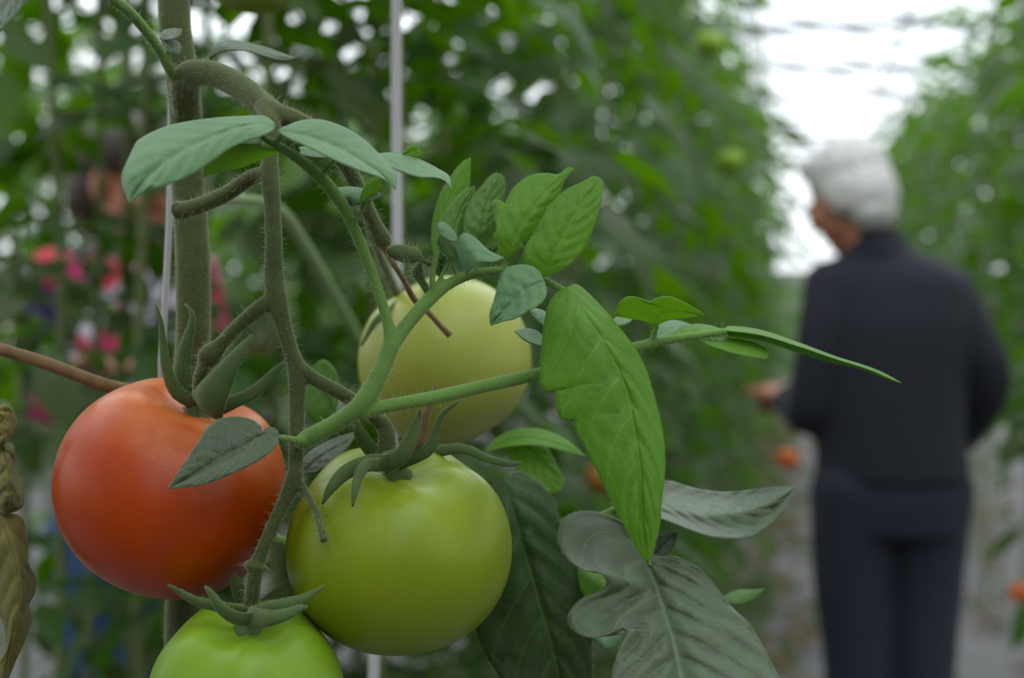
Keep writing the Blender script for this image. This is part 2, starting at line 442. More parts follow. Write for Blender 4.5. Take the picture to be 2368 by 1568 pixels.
def at(px, d): q = P(px, 784, d); return q.x, q.y
rnd = random.Random(11)
L1 = 'leafy green tomato plant in the near row left of the aisle, out of focus'
L2 = 'tall leafy tomato plant in the row right of the aisle, behind the man'
L3 = 'tomato plant in the far left row, bright sky showing between its leaves'
L4 = 'distant tomato plant in the last rows at the left side'
L5 = 'tomato plant in the second row on the right, glimpsed through the first'
L0 = 'blurred vine at the left, standing in front of the visitor in the flowered top'
for px, d in ((-60, 1.55), (130, 1.75), (300, 2.05), (480, 1.95), (610, 1.7), (720, 2.2), (40, 2.1), (840, 1.8), (215, 1.85), (330, 1.7)):
    x, y = at(px, d); bg_plant(x, y, rnd, L0, 'vines in front of the visitor', 1.2 if px < 200 else .72 if px in (215, 330) else .95, 2.25, .072, .68)
y = -8  # row carried on behind the camera, unseen, added to cut light on the foreground
while y < .35:
    bg_plant(-.55 + rnd.uniform(-.06, .02), y, rnd, L1, 'row left of the aisle', .50, 2.4, .055, .75, True); y += .45
y = 1.55
while y < 13:
    bg_plant(-.42 + rnd.uniform(-.08, .06), y, rnd, L1, 'row left of the aisle', .35, 2.4, .036, .80, y > 6)
    y += .30 if y < 6 else .45
y = -8  # plants beside and behind the camera are unseen, added to block light
while y < 17:
    bg_plant(.80 + rnd.uniform(-.07, .05), y, rnd, L2, 'row right of the aisle', .92, 2.4, .042, .85, y > 7.5 or y < 2)
    y += .33 if y < 7.5 else .45
y = -6  # the stretch behind the camera is out of view, added as a light blocker
while y < 14:
    bg_plant(-1.85 + rnd.uniform(-.1, .1), y, rnd, L3, 'far left row', .7, 2.15, .05, .85, y > 6.5 or y < 2)
    y += .42
y = 3.0
while y < 18:
    bg_plant(-3.2 + rnd.uniform(-.1, .1), y, rnd, L4, 'last rows at the left', .9, 2.3, .07, .9, True)
    y += .42
y = 3.0
while y < 16:
    bg_plant(-4.45 + rnd.uniform(-.1, .1), y, rnd, L4, 'last rows at the left', .9, 2.3, .07, .9, True); y += .42
y = 3.0
while y < 17:
    bg_plant(2.15 + rnd.uniform(-.1, .1), y, rnd, L5, 'second row on the right', .9, 2.3, .07, .9, True); y += .42
# low leaves, weeds and fallen dry leaves along the foot of every row
def strip(name, mats, n, xs, zs, ylo, yhi, sc, seed):
    r2 = random.Random(seed); vs = []; fs = []
    src = [([tuple(v.co) for v in l.vertices], [tuple(p.vertices) for p in l.polygons]) for l in LEAVES]
    for i in range(n):
        V_, F_ = src[i % 7]; b0 = len(vs)
        mt = Matrix.Translation((r2.gauss(0, xs), r2.uniform(ylo, yhi), r2.uniform(*zs))) @ Matrix.Rotation(r2.random() * 6.28, 4, 'Z') @ Matrix.Rotation(r2.uniform(-.7, .3), 4, 'Y') @ Matrix.Rotation(r2.uniform(-.6, .6), 4, 'X') @ Matrix.Scale(sc * r2.uniform(.5, 1.1), 4)
        vs += [tuple(mt @ Vector(v)) for v in V_]; fs += [tuple(a + b0 for a in f) for f in F_]
    me = bpy.data.meshes.new(name); me.from_pydata(vs, [], fs)
    return obj(name, me, mats, None, 'stuff')
for x, nm, n1, n2 in ((-.36, 'left of the aisle', 620, 900), (.86, 'right of the aisle', 110, 220), (-1.85, 'far left', 60, 160)):
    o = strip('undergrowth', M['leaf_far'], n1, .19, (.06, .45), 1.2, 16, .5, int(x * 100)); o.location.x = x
    tag(o, 'low green weeds along the foot of the row ' + nm, 'undergrowth')
    o = strip('leaf_litter', M['litter'], n2, .26, (.02, .16), .8, 16, .5, int(x * 100) + 5); o.location.x = x
    tag(o, 'dry brown fallen leaves along the foot of the row ' + nm, 'leaf litter')

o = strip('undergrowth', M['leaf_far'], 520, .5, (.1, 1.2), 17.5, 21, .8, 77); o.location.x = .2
tag(o, 'dense green leaves closing the far end of the aisle', 'undergrowth')

# ------------------------------------------------------------------ the foreground plant
STEMBASE = P(446, 784, .56); STEMBASE.z = 0
plant = empty('tomato_plant', STEMBASE, 'tomato plant in sharp focus with thick hairy stem, bearing the truss of large tomatoes', 'plant')

def world_path(pts, n): return stalk_path(pts, n)
# main stem, from the floor to above the frame
mp, mrad = stalk_path([(370, -5600, .66, 46), (380, -2600, .63, 58), (385, -1100, .60, 66), (395, -500, .575, 70), (402, 0, .56, 73), (412, 110, .56, 74), (428, 230, .56, 76), (434, 400, .56, 76),
                       (446, 600, .56, 81), (447, 760, .56, 80), (440, 900, .565, 82), (430, 1200, .57, 84), (420, 1600, .58, 86)], 180)
low = mp[-1].copy()
for i in range(1, 9):
    q = low.lerp(Vector((STEMBASE.x, STEMBASE.y, -.01)), i / 8); mp.append(q); mrad.append(mrad[-1])
bm = bmesh.new(); tube(bm, mp, mrad, 20)
mstem = obj('stem', bm, M['stem'], plant)
hairs('stem_hair', [(mp[100:178], mrad[100:178])], mstem, 5200, .0036, .000032, M['hair_fuzz'], 3)

for i in range(16):  # upper leaves above the frame, out of view, added to shade the truss
    z = 1.66 + i * .05
    l = bpy.data.objects.new('leaf', LEAVES[i % 7]); COL.objects.link(l); l.parent = plant; l.matrix_parent_inverse = WM(plant).inverted()
    k_ = min(range(len(mp)), key=lambda a: abs(mp[a].z - z))
    l.matrix_basis = Matrix.Translation((mp[k_].x, mp[k_].y, z)) @ Matrix.Rotation(i * 2.4 + .5, 4, 'Z') @ Matrix.Rotation(-.45, 4, 'Y') @ Matrix.Scale(1.0, 4)

# truss: peduncle and its branches fused into one skin
TR = [
    [(432, 262, .556, 66), (428, 200, .548, 70), (440, 172, .541, 66), (490, 170, .533, 60), (555, 200, .525, 60), (605, 240, .518, 60), (640, 262, .512, 50), (690, 280, .512, 44), (740, 312, .52, 40), (800, 380, .532, 38), (835, 450, .54, 36), (862, 510, .545, 36), (886, 556, .548, 42), (890, 572, .548, 30)],
    [(612, 245, .515, 48), (628, 290, .508, 44), (624, 360, .506, 40), (624, 410, .505, 46), (630, 470, .504, 40), (633, 560, .502, 42), (634, 640, .501, 48), (640, 690, .50, 50), (655, 750, .50, 40), (672, 810, .50, 38), (686, 856, .50, 44), (687, 920, .50, 40), (686, 1000, .50, 38), (684, 1070, .50, 36), (680, 1105, .498, 40), (655, 1165, .497, 34), (620, 1240, .496, 31), (596, 1300, .496, 34)],
    [(596, 1296, .496, 30), (592, 1310, .496, 62), (590, 1324, .496, 38), (584, 1370, .499, 37), (580, 1420, .504, 42)],
    [(622, 405, .505, 40), (585, 408, .508, 36), (520, 450, .514, 38), (440, 482, .520, 40), (406, 486, .522, 46)],
    [(640, 690, .50, 44), (600, 712, .50, 38), (550, 755, .502, 34), (510, 797, .504, 36), (486, 822, .505, 56), (474, 845, .508, 38), (462, 880, .512, 34), (462, 930, .522, 36)],
    [(688, 852, .50, 44), (730, 878, .501, 34), (790, 910, .503, 34), (850, 950, .508, 34), (888, 985, .509, 40), (895, 1020, .508, 44), (892, 1072, .508, 52)],
    [(836, 455, .54, 26), (868, 560, .585, 22), (905, 650, .625, 22), (925, 690, .640, 26), (950, 735, .655, 30)],
    [(386, -560, .577, 40), (470, -560, .62, 30), (560, -420, .68, 28), (586, -260, .70, 30), (586, -190, .70, 30)],
    [(682, 1108, .499, 30), (708, 1140, .496, 20), (730, 1180, .49, 18), (742, 1220, .485, 18), (750, 1252, .482, 22)],
]
bm = bmesh.new(); tpaths = []
for p in TR:
    a, b = stalk_path(p, 8 * len(p)); tube(bm, a, b, 12); tpaths.append((a, b))
truss = obj('truss_stem', fuse(bm, .00055, 6), M['stem'], plant)
hairs('stem_hair', tpaths, truss, 4200, .0040, .000032, M['hair_fuzz'], 4)
# dried flower stalk
a, b = stalk_path([(888, 566, .548, 24), (905, 600, .55, 15), (935, 650, .555, 14), (958, 692, .562, 16), (990, 722, .566, 14), (1020, 755, .57, 14), (1040, 775, .572, 16)], 30)
bm = bmesh.new(); tube(bm, a, b, 8); o = obj('dried_flower_stalk', bm, M['stem_dry'], plant); o['label'] = 'reddish brown dried flower stalk'

# ---- leaflets from traced midrib and edges, in pixels with depth in millimetres (+ is farther)
EDGES = []
def edge_fuzz(parent, seed):
    r2 = random.Random(seed); vs = []; fs = []
    for a, b, o_ in EDGES:
        if o_.length < .5: continue
        for _ in range(int((b - a).length * 9000 + r2.random())):
            p = a.lerp(b, r2.random()); ln = .0003 + .0006 * r2.random() ** 2
            d = (o_ + Vector((r2.gauss(0, .5), r2.gauss(0, .5), r2.gauss(0, .5)))).normalized()
            s1 = d.orthogonal().normalized(); s2 = d.cross(s1); n_ = len(vs)
            vs += [p - d * .0001 + (s1 * math.cos(c * 2.094) + s2 * math.sin(c * 2.094)) * .00003 for c in range(3)] + [p + d * ln]
            fs += [(n_, n_ + 1, n_ + 3), (n_ + 1, n_ + 2, n_ + 3), (n_ + 2, n_, n_ + 3)]
    EDGES.clear()
    me = bpy.data.meshes.new('leaf_hair'); me.from_pydata([tuple(v) for v in vs], [], fs)
    return obj('leaf_hair', me, M['hair_fuzz'], parent, 'stuff')

def leaflet(name, parent, D, mid, left, right, mat, cup=0.0, relief=0.5, nv=7, rows=48, cols=9, wavy=0.0, lt=None):
    def ex(p): return (p[0], p[1], p[2] if len(p) > 2 else 0.0)
    mid = [ex(p) for p in mid]
    def fill(edge):
        # depth of edge points given only at some of them: interpolate along arc
        e = [list(p) for p in edge]; known = [i for i, p in enumerate(e) if len(p) > 2]
        if not known or known[0] != 0:
            e[0] = [e[0][0], e[0][1], mid[0][2]]; known = [0] + [i for i in known if i]
        if known[-1] != len(e) - 1: e[-1] = [e[-1][0], e[-1][1], mid[-1][2]]; known.append(len(e) - 1)
        for a_, b_ in zip(known, known[1:]):
            L = [0]
            for i in range(a_, b_): L.append(L[-1] + math.hypot(e[i + 1][0] - e[i][0], e[i + 1][1] - e[i][1]))
            for i in range(a_ + 1, b_): e[i] = [e[i][0], e[i][1], e[a_][2] + (e[b_][2] - e[a_][2]) * L[i - a_] / max(L[-1], 1e-6)]
        return e
    left, right = fill(left), fill(right)
    mc = catmull(mid, rows)
    def edge_s(e):
        sm = catmull(e, rows * 2); return sm[::2]
    el, er = edge_s(left), edge_s(right)
    if lt:                                            # explicit pairing of the left edge with the midrib
        el = []; j_ = 0
        for i in range(rows + 1):
            t = i / rows
            while j_ < len(lt) - 2 and t > lt[j_ + 1]: j_ += 1
            f_ = (t - lt[j_]) / (lt[j_ + 1] - lt[j_])
            p1, p2 = Vector(left[j_]), Vector(left[j_ + 1]); p0 = Vector(left[max(j_ - 1, 0)]); p3 = Vector(left[min(j_ + 2, len(left) - 1)])
            el.append(.5 * (2 * p1 + (p2 - p0) * f_ + (2 * p0 - 5 * p1 + 4 * p2 - p3) * f_ * f_ + (3 * p1 - p0 - 3 * p2 + p3) * f_ ** 3))
    bm = bmesh.new(); uvl = bm.loops.layers.uv.new('UVMap'); grid = []
    sd = len(name) + mid[0][0] * .01
    for i in range(rows + 1):
        t = i / rows; row = []
        taper = min(1, 4 * t * 1.5, (1 - t) * 6)
        for j in range(-cols, cols + 1):
            s = abs(j) / cols; e = el[i] if j < 0 else er[i]
            v = mc[i].lerp(e, s)
            relief_ = relief * 1.7; d = v[2] + cup * math.sin(PI * s) * taper
            ph = (t - .26 * s ** 1.25) * nv
            fr = ph - math.floor(ph)
            q = math.sin(PI * ((fr - .5) % 1.0)) ** 0.6         # 0 on the vein, 1 between
            d -= relief_ * (q - .5) * min(1, s * 5) * (1 - .5 * s) * taper
            d -= relief_ * .9 * min(1, s * 6) * taper
            d += relief_ * .3 * noise.noise((t * 14 + sd, s * (6 if j < 0 else -6), sd)) * taper
            d += wavy * math.sin(t * 11 + (j > 0) * 2 + sd) * s * s * taper
            row.append((bm.verts.new(P(v[0], v[1], D + d / 1000)), (t, .5 + .5 * j / cols)))
        grid.append(row)
    for a, b in zip(grid, grid[1:]):
        for c in range(2 * cols):
            q = (a[c], a[c + 1], b[c + 1], b[c])
            f = bm.faces.new([x[0] for x in q])
            for lp, x in zip(f.loops, q): lp[uvl].uv = x[1]
    for side_ in (0, -1):
        for a, b in zip(grid, grid[1:]): EDGES.append((a[side_][0].co.copy(), b[side_][0].co.copy(), (a[side_][0].co - a[cols][0].co).normalized()))
    bmesh.ops.remove_doubles(bm, verts=bm.verts, dist=1e-6)
    # the traced side towards the camera is the upper face unless the material is flipped
    bm.normal_update()
    tot = sum((f.normal.dot(FWD) * f.calc_area() for f in bm.faces))
    flip = tot > 0
    if name == 'underside': flip = not flip
    if flip: bmesh.ops.reverse_faces(bm, faces=bm.faces)
    o = obj('leaflet', bm, mat, parent)
    so = o.modifiers.new('thickness', 'SOLIDIFY'); so.thickness = .00035; so.offset = 0
    return o

def leaf_stalk(name, parent, paths, mat, seed, vox=.0005, hair=(3800, .0030), smooth=5):
    bm = bmesh.new(); pp = []
    for p in paths:
        a, b = stalk_path(p, 7 * len(p)); tube(bm, a, b, 10); pp.append((a, b))
    o = obj(name, fuse(bm, vox, smooth), mat, parent)
    if hair: hairs('stem_hair', pp, o, hair[0], hair[1], .000032, M['hair_fuzz'], seed)
    return o

# side shoot: base by the truss, stalks running up left, up right and right
shoot = leaf_stalk('side_shoot', plant, [
    [(690, 1026, .497, 30), (715, 1012, .493, 44), (770, 982, .489, 42), (820, 950, .486, 46), (848, 920, .485, 50), (880, 860, .485, 42), (906, 795, .486, 42)],
    [(906, 800, .486, 38), (898, 750, .486, 28), (880, 690, .486, 26), (856, 620, .486, 27), (826, 545, .485, 28), (795, 480, .483, 30), (750, 420, .479, 32), (700, 375, .474, 26), (650, 342, .468, 22), (605, 315, .462, 16)],
    [(906, 800, .486, 36), (940, 752, .489, 34), (985, 700, .492, 34), (1030, 662, .495, 28), (1080, 638, .498, 24), (1140, 626, .50, 20), (1200, 628, .501, 17), (1250, 645, .50, 18), (1285, 662, .499, 18), (1315, 676, .497, 14)],
    [(840, 952, .486, 40), (900, 938, .486, 32), (1000, 920, .489, 33), (1120, 893, .494, 32), (1240, 866, .50, 30), (1370, 832, .507, 28), (1480, 800, .512, 24), (1580, 780, .516, 20), (1680, 766, .52, 17)],
    [(720, 1018, .493, 26), (695, 1020, .49, 20), (665, 1015, .486, 17), (640, 1010, .483, 14)],
    [(742, 408, .478, 14), (765, 380, .476, 12), (776, 366, .474, 9)], [(640, 335, .466, 13), (648, 312, .463, 13)],
    [(820, 512, .483, 14), (838, 488, .481, 10), (846, 470, .480, 8)], [(690, 352, .473, 14), (682, 330, .472, 14)],
    [(1165, 628, .50, 13), (1168, 605, .50, 11), (1172, 592, .50, 9)], [(1250, 648, .499, 13), (1258, 640, .498, 12)],
    [(1005, 690, .493, 22), (1000, 640, .492, 15), (1008, 600, .492, 13), (1020, 570, .492, 8)], [(1010, 660, .494, 12), (1030, 620, .495, 10), (1045, 590, .495, 8)],
    [(1510, 792, .513, 18), (1514, 770, .512, 14), (1520, 752, .511, 12)], [(1060, 640, .497, 12), (1045, 610, .497, 9)],
    [(1100, 634, .498, 10), (1112, 590, .499, 8)],
], M['shoot'], 9, .0005, (3800, .0044))
LS = []
def lf(*a, **k): LS.append(leaflet(*a, **k))
# upper left leaf
lf('A1', shoot, .462, [(634, 284, 0), (560, 292, -6), (480, 322, -12), (400, 362, -18), (340, 412, -22), (300, 470, -24)],
   [(634, 284), (610, 269, 8), (560, 269, 10), (490, 274, 10), (420, 284, 8), (370, 298, 5), (324, 322, 0), (312, 336, -4), (296, 370, -10), (283, 402, -14), (284, 432, -18), (300, 470)],
   [(634, 284), (632, 300, -2), (600, 316, -12), (540, 338, -18), (490, 372, -22), (440, 404, -26), (385, 428, -28), (340, 444, -27), (300, 470)], M['leaf_dusty_skylit'], relief=1.1, cup=-1.5)
lf('underside', shoot, .470, [(652, 350, 0), (600, 350, -4), (550, 362, -8), (505, 384, -12), (470, 409, -14)],
   [(652, 350), (620, 338, -10), (560, 336, -14), (515, 343, -16), (490, 362, -16), (474, 385, -16), (470, 409)],
   [(652, 350), (610, 366, 4), (560, 386, 4), (515, 396, -4), (470, 409)], M['leaf_young'], relief=.4, nv=5)
lf('A3', shoot, .463, [(642, 302, 0), (720, 318, -2), (800, 352, -5), (870, 396, -10), (915, 438, -14)],
   [(642, 302), (690, 281, 10), (738, 277, 12), (790, 292, 12), (830, 315, 9), (868, 348, 4), (902, 384, -3), (917, 405, -8), (915, 438)],
   [(642, 302), (668, 320, -8), (725, 346, -14), (775, 371, -17), (830, 394, -18), (880, 411, -17), (900, 424, -16), (915, 438)], M['leaf_dusty_skylit'], relief=.6, cup=-1)
lf('A4', shoot, .485, [(864, 356, 0), (930, 372, 0), (985, 392, -3), (1025, 412, -7), (1042, 436, -10)],
   [(864, 356), (905, 354, 8), (945, 360, 8), (985, 376, 6), (1015, 392, 3), (1038, 408, -2), (1042, 436)],
   [(864, 356), (890, 380, -6), (930, 398, -10), (970, 410, -11), (1005, 411, -10), (1028, 418, -10), (1042, 436)], M['leaf_dusty_skylit'], relief=.4, nv=5)
lf('A5', shoot, .492, [(930, 358), (950, 350), (970, 342)], [(930, 358), (945, 340), (960, 337), (970, 342)], [(930, 358), (955, 366), (972, 362), (970, 342)], M['leaf_young'], relief=.2, nv=3, rows=16, cols=4)
lf('A6', shoot, .480, [(680, 345, 0), (720, 350, 2), (765, 356, 4)], [(680, 345), (705, 339, 6), (745, 341, 8), (765, 356)], [(680, 345), (705, 362, -4), (745, 366, -4), (765, 356)], M['leaf_dusty_skylit'], relief=.3, nv=4, rows=20, cols=5)
lf('A7', shoot, .487, [(815, 478), (812, 458, -2), (840, 450, -3), (886, 451, -4)], [(815, 478), (790, 460, 0), (775, 440, 4), (800, 432, 6), (840, 436, 5), (870, 443, 2), (886, 451)], [(815, 478), (830, 472, -6), (860, 462, -8), (886, 451)], M['leaf_dusty_skylit'], relief=.3, nv=4, rows=24, cols=5)
lf('underside', shoot, .482, [(836, 492), (845, 460, -2), (862, 435, -3), (882, 412, -3)], [(836, 492), (834, 455, -4), (848, 425, -4), (866, 410, -3), (882, 412)], [(836, 492), (858, 465, 3), (876, 438, 3), (882, 412)], M['leaf_young'], relief=.2, nv=4, rows=24, cols=5)
# leaf at the upper right
lf('underside', shoot, .512, [(1008, 600, 0), (1018, 530, 4), (1045, 450, 8), (1088, 365, 12)], [(1008, 600), (998, 560, 6), (1002, 505, 8), (1018, 450, 8), (1045, 405, 10), (1070, 375, 12), (1088, 365)],
   [(1008, 600), (1045, 545, 8), (1075, 480, 10), (1086, 420, 12), (1088, 365)], M['leaf_young'], relief=.3, nv=6)
lf('B2', shoot, .502, [(1050, 600, 0), (1050, 545, 0), (1065, 490, 4), (1097, 432, 8)], [(1050, 600), (1028, 560, -3), (1012, 530, -3), (1024, 500, 0), (1050, 465, 4), (1078, 440, 7), (1097, 432)],
   [(1050, 600), (1066, 570, 4), (1078, 530, 6), (1090, 490, 8), (1098, 455, 8), (1097, 432)], M['leaf'], relief=.4, nv=6)
lf('B3', shoot, .504, [(1120, 570, 0), (1118, 520, 0), (1132, 460, 4), (1158, 402, 8)], [(1120, 570), (1088, 556, -2), (1072, 538, -2), (1074, 500, 0), (1090, 460, 3), (1120, 424, 6), (1142, 402, 8), (1158, 402)],
   [(1120, 570), (1130, 552, 3), (1144, 520, 4), (1160, 475, 6), (1168, 435, 8), (1166, 412, 8), (1158, 402)], M['leaf'], relief=.5, nv=6)
lf('B4', shoot, .498, [(1170, 600, 0), (1195, 545, -1), (1235, 480, 1), (1282, 428, 5), (1300, 405, 7), (1328, 391, 10)],
   [(1170, 600), (1162, 575, -1), (1140, 548, -2), (1148, 530, -2), (1144, 495, 0), (1142, 472, 1), (1150, 461, 2), (1166, 470, 2), (1188, 435, 5), (1222, 408, 8), (1262, 401, 9), (1292, 404, 9), (1312, 388, 10), (1328, 391)],
   [(1170, 600), (1188, 586, 1), (1212, 572, 3), (1208, 562, 4), (1235, 545, 4), (1265, 515, 5), (1290, 465, 6), (1300, 430, 7), (1312, 408, 8), (1328, 391)], M['leaf_young'], relief=.6)
lf('B5', shoot, .495, [(1258, 640, 0), (1290, 570, -1), (1335, 490, 1), (1388, 412, 6)],
   [(1258, 640), (1232, 622, 0), (1210, 606, 0), (1214, 572, 0), (1234, 542, 1), (1246, 520, 1), (1275, 472, 3), (1312, 438, 5), (1350, 420, 6), (1372, 408, 7), (1388, 412)],
   [(1258, 640), (1290, 628, 0), (1322, 608, 0), (1352, 572, 1), (1378, 512, 2), (1392, 455, 4), (1395, 425, 5), (1388, 412)], M['leaf_young'], relief=.6)
lf('B6', shoot, .489, [(1166, 596, 0), (1125, 590, -2), (1092, 590, -3), (1080, 636, -2)], [(1166, 596), (1130, 580, 3), (1105, 556, 4), (1078, 540, 4), (1062, 550, 2), (1060, 592, 0), (1080, 636)],
   [(1166, 596), (1140, 606, -4), (1112, 606, -5), (1095, 616, -4), (1080, 636)], M['leaf_dusty_skylit'], relief=.4, nv=4, rows=30, cols=6)
lf('B6b', shoot, .491, [(1060, 560, 0), (1035, 535, -1), (1010, 520, -2)], [(1060, 560), (1050, 535, 3), (1025, 514, 3), (1010, 520)], [(1060, 560), (1038, 556, -3), (1014, 540, -3), (1010, 520)], M['leaf_dusty_skylit'], relief=.2, nv=3, rows=18, cols=4)
lf('B6c', shoot, .495, [(1058, 600, 0), (1040, 575, 0), (1015, 545, 0)], [(1058, 600), (1062, 570, 2), (1040, 545, 3), (1015, 545)], [(1058, 600), (1032, 590, -3), (1012, 565, -3), (1015, 545)], M['leaf'], relief=.2, nv=3, rows=18, cols=4)
lf('B7', shoot, .486, [(1258, 648, 0), (1215, 672, -3), (1170, 715, -4), (1135, 753, -4)],
   [(1258, 648), (1240, 622, 3), (1205, 612, 4), (1168, 624, 3), (1152, 655, 1), (1143, 692, -1), (1132, 725, -3), (1135, 753)],
   [(1258, 648), (1264, 676, -4), (1252, 700, -7), (1225, 718, -9), (1190, 737, -9), (1160, 744, -7), (1135, 753)], M['leaf_dusty_skylit'], relief=.7, nv=5)
lf('B8', shoot, .492, [(1312, 664, 4), (1365, 745, -4), (1412, 820, -8), (1448, 900, -10), (1466, 985, -12), (1480, 1080, -14), (1485, 1180, -14), (1492, 1250, -13), (1498, 1303, -12)],
   [(1312, 664), (1285, 680, 4), (1266, 712, 2), (1256, 765, 0), (1250, 835, -2), (1250, 892, -4), (1266, 908, -4), (1282, 902, -5), (1288, 945, -6), (1298, 970, -6), (1322, 970, -7), (1336, 1005, -8), (1372, 1072, -10), (1402, 1135, -11), (1440, 1210, -12), (1475, 1272, -12), (1498, 1303)],
   [(1312, 664), (1336, 659, 8), (1380, 698, 8), (1430, 755, 6), (1470, 808, 3), (1496, 862, 0), (1520, 945, -3), (1534, 1015, -5), (1538, 1085, -7), (1530, 1155, -9), (1525, 1215, -10), (1512, 1270, -11), (1498, 1303)],
   M['leaf_young'], relief=1.0, nv=8, rows=80, cols=14, cup=-1.0)
# right-hand leaf
lf('underside', shoot, .520, [(1672, 764, 0), (1760, 776, -2), (1850, 803, -5), (1930, 830, -8), (2010, 855, -11), (2050, 872, -13), (2086, 887, -14)],
   [(1672, 764), (1690, 755, 14), (1760, 764, 17), (1850, 794, 14), (1930, 824, 10), (2000, 846, 4), (2045, 864, -6), (2086, 887)],
   [(1672, 764), (1690, 778, 10), (1760, 787, 13), (1840, 813, 10), (1910, 835, 6), (1985, 852, 0), (2035, 870, -8), (2086, 887)], M['leaf_young'], relief=.3, nv=8)
lf('underside', shoot, .510, [(1516, 756, 0), (1520, 728, -2), (1550, 716, -4), (1590, 720, -6), (1629, 728, -8)],
   [(1516, 756), (1488, 742, 2), (1450, 735, 0), (1424, 728, -2), (1432, 702, -6), (1450, 687, -8), (1476, 689, -8), (1494, 701, -7), (1520, 690, -9), (1546, 686, -10), (1590, 704, -10), (1629, 728)],
   [(1516, 756), (1530, 746, 2), (1556, 738, 2), (1592, 734, -2), (1629, 728)], M['leaf_young'], relief=.4, nv=6)
lf('underside', shoot, .520, [(1612, 782, 0), (1680, 796, 0), (1735, 812, -2), (1772, 830, -4)], [(1612, 782), (1680, 782, 6), (1735, 791, 6), (1768, 806, 4), (1778, 816, 0), (1772, 830)], [(1612, 782), (1640, 798, -4), (1690, 815, -6), (1735, 824, -6), (1772, 830)], M['leaf_young'], relief=.3, nv=5, rows=30, cols=6)
lf('C4', shoot, .522, [(1550, 776, 0), (1610, 762, 2), (1672, 763, 2)], [(1550, 776), (1575, 758, 6), (1610, 750, 8), (1645, 754, 7), (1672, 763)], [(1550, 776), (1600, 775, 0), (1640, 770, 0), (1672, 763)], M['leaf_young'], relief=.3, nv=4, rows=24, cols=5)
lf('C5', shoot, .535, [(1500, 790, 0), (1550, 764, 2), (1602, 752, 4)], [(1500, 790), (1525, 750, 8), (1560, 741, 10), (1602, 752)], [(1500, 790), (1545, 782, -2), (1580, 770, 0), (1602, 752)], M['leaf_dusty_skylit'], relief=.3, nv=4, rows=24, cols=5)
lf('C6', shoot, .535, [(1410, 752, 0), (1435, 742, 0), (1462, 738, 0)], [(1410, 752), (1425, 734, 4), (1448, 732, 4), (1462, 738)], [(1410, 752), (1430, 754, -3), (1452, 748, -3), (1462, 738)], M['leaf_dusty_skylit'], relief=.2, nv=3, rows=16, cols=4)
lf('C7', shoot, .515, [(1275, 800, 0), (1235, 782, -2), (1190, 766, -4)], [(1275, 800), (1245, 768, 5), (1215, 760, 4), (1190, 766)], [(1275, 800), (1240, 798, -6), (1212, 786, -7), (1190, 766)], M['leaf_dusty_skylit'], relief=.3, nv=4, rows=24, cols=5)
lf('C8', shoot, .520, [(1285, 762, 0), (1255, 738, -2), (1222, 713, -4)], [(1285, 762), (1266, 726, 4), (1240, 714, 3), (1222, 713)], [(1285, 762), (1255, 752, -4), (1232, 732, -5), (1222, 713)], M['leaf_dusty_skylit'], relief=.3, nv=4, rows=24, cols=5)
lf('D1', shoot, .480, [(644, 1010, 0), (605, 1004, 0), (550, 1042, -2), (475, 1084, -4), (388, 1131, -6)],
   [(644, 1010), (642, 996, 2), (626, 988, 3), (612, 992, 3), (605, 1000, 2), (602, 985, 3), (580, 970, 4), (548, 964, 4), (512, 968, 3), (486, 983, 2), (472, 1000, 1), (452, 1032, -1), (424, 1075, -3), (402, 1110, -5), (388, 1131)],
   [(644, 1010), (640, 1030, -3), (618, 1052, -5), (582, 1074, -7), (540, 1094, -8), (490, 1114, -8), (440, 1126, -8), (388, 1131)], M['leaf_old_skygrey'], relief=.4, nv=9, cup=-.6)

# flower bud and the curled young leaf tuft
bm = bmesh.new()
a, b = stalk_path([(994, 612, .496, 12), (975, 600, .494, 14), (958, 592, .492, 36), (930, 586, .49, 40), (908, 582, .488, 30), (895, 578, .487, 8)], 24)
tube(bm, a, b, 12); bud = obj('flower_bud', bm, M['calyx'], shoot); bud['label'] = 'small closed hairy flower bud'
hairs('bud_hair', [(a, b)], bud, 16000, .0055, .000032, M['hair_fuzz'], 21)
a, b = stalk_path([(1000, 690, .50, 20), (975, 650, .50, 18), (966, 630, .50, 26), (972, 605, .499, 10)], 16)
bm = bmesh.new(); tube(bm, a, b, 10); bud = obj('flower_bud', bm, M['calyx'], shoot)
hairs('bud_hair', [(a, b)], bud, 22000, .0065, .000032, M['hair_fuzz'], 22)
for i, (x0, y0, x1, y1) in enumerate(((1015, 640, 1005, 585), (1022, 640, 1030, 590), (1030, 620, 1018, 578), (1075, 610, 1072, 560), (1110, 600, 1135, 570), (1130, 590, 1150, 565))):
    mx_, my_ = (x0 + x1) / 2, (y0 + y1) / 2
    lf('tuft', shoot, .496 + .001 * i, [(x0, y0), (mx_, my_, -1), (x1, y1, 1)], [(x0, y0), (mx_ - 11, my_, 3), (x1, y1)], [(x0, y0), (mx_ + 11, my_, 3), (x1, y1)], M['leaf'], relief=.2, nv=4, rows=14, cols=3)

edge_fuzz(shoot, 31)
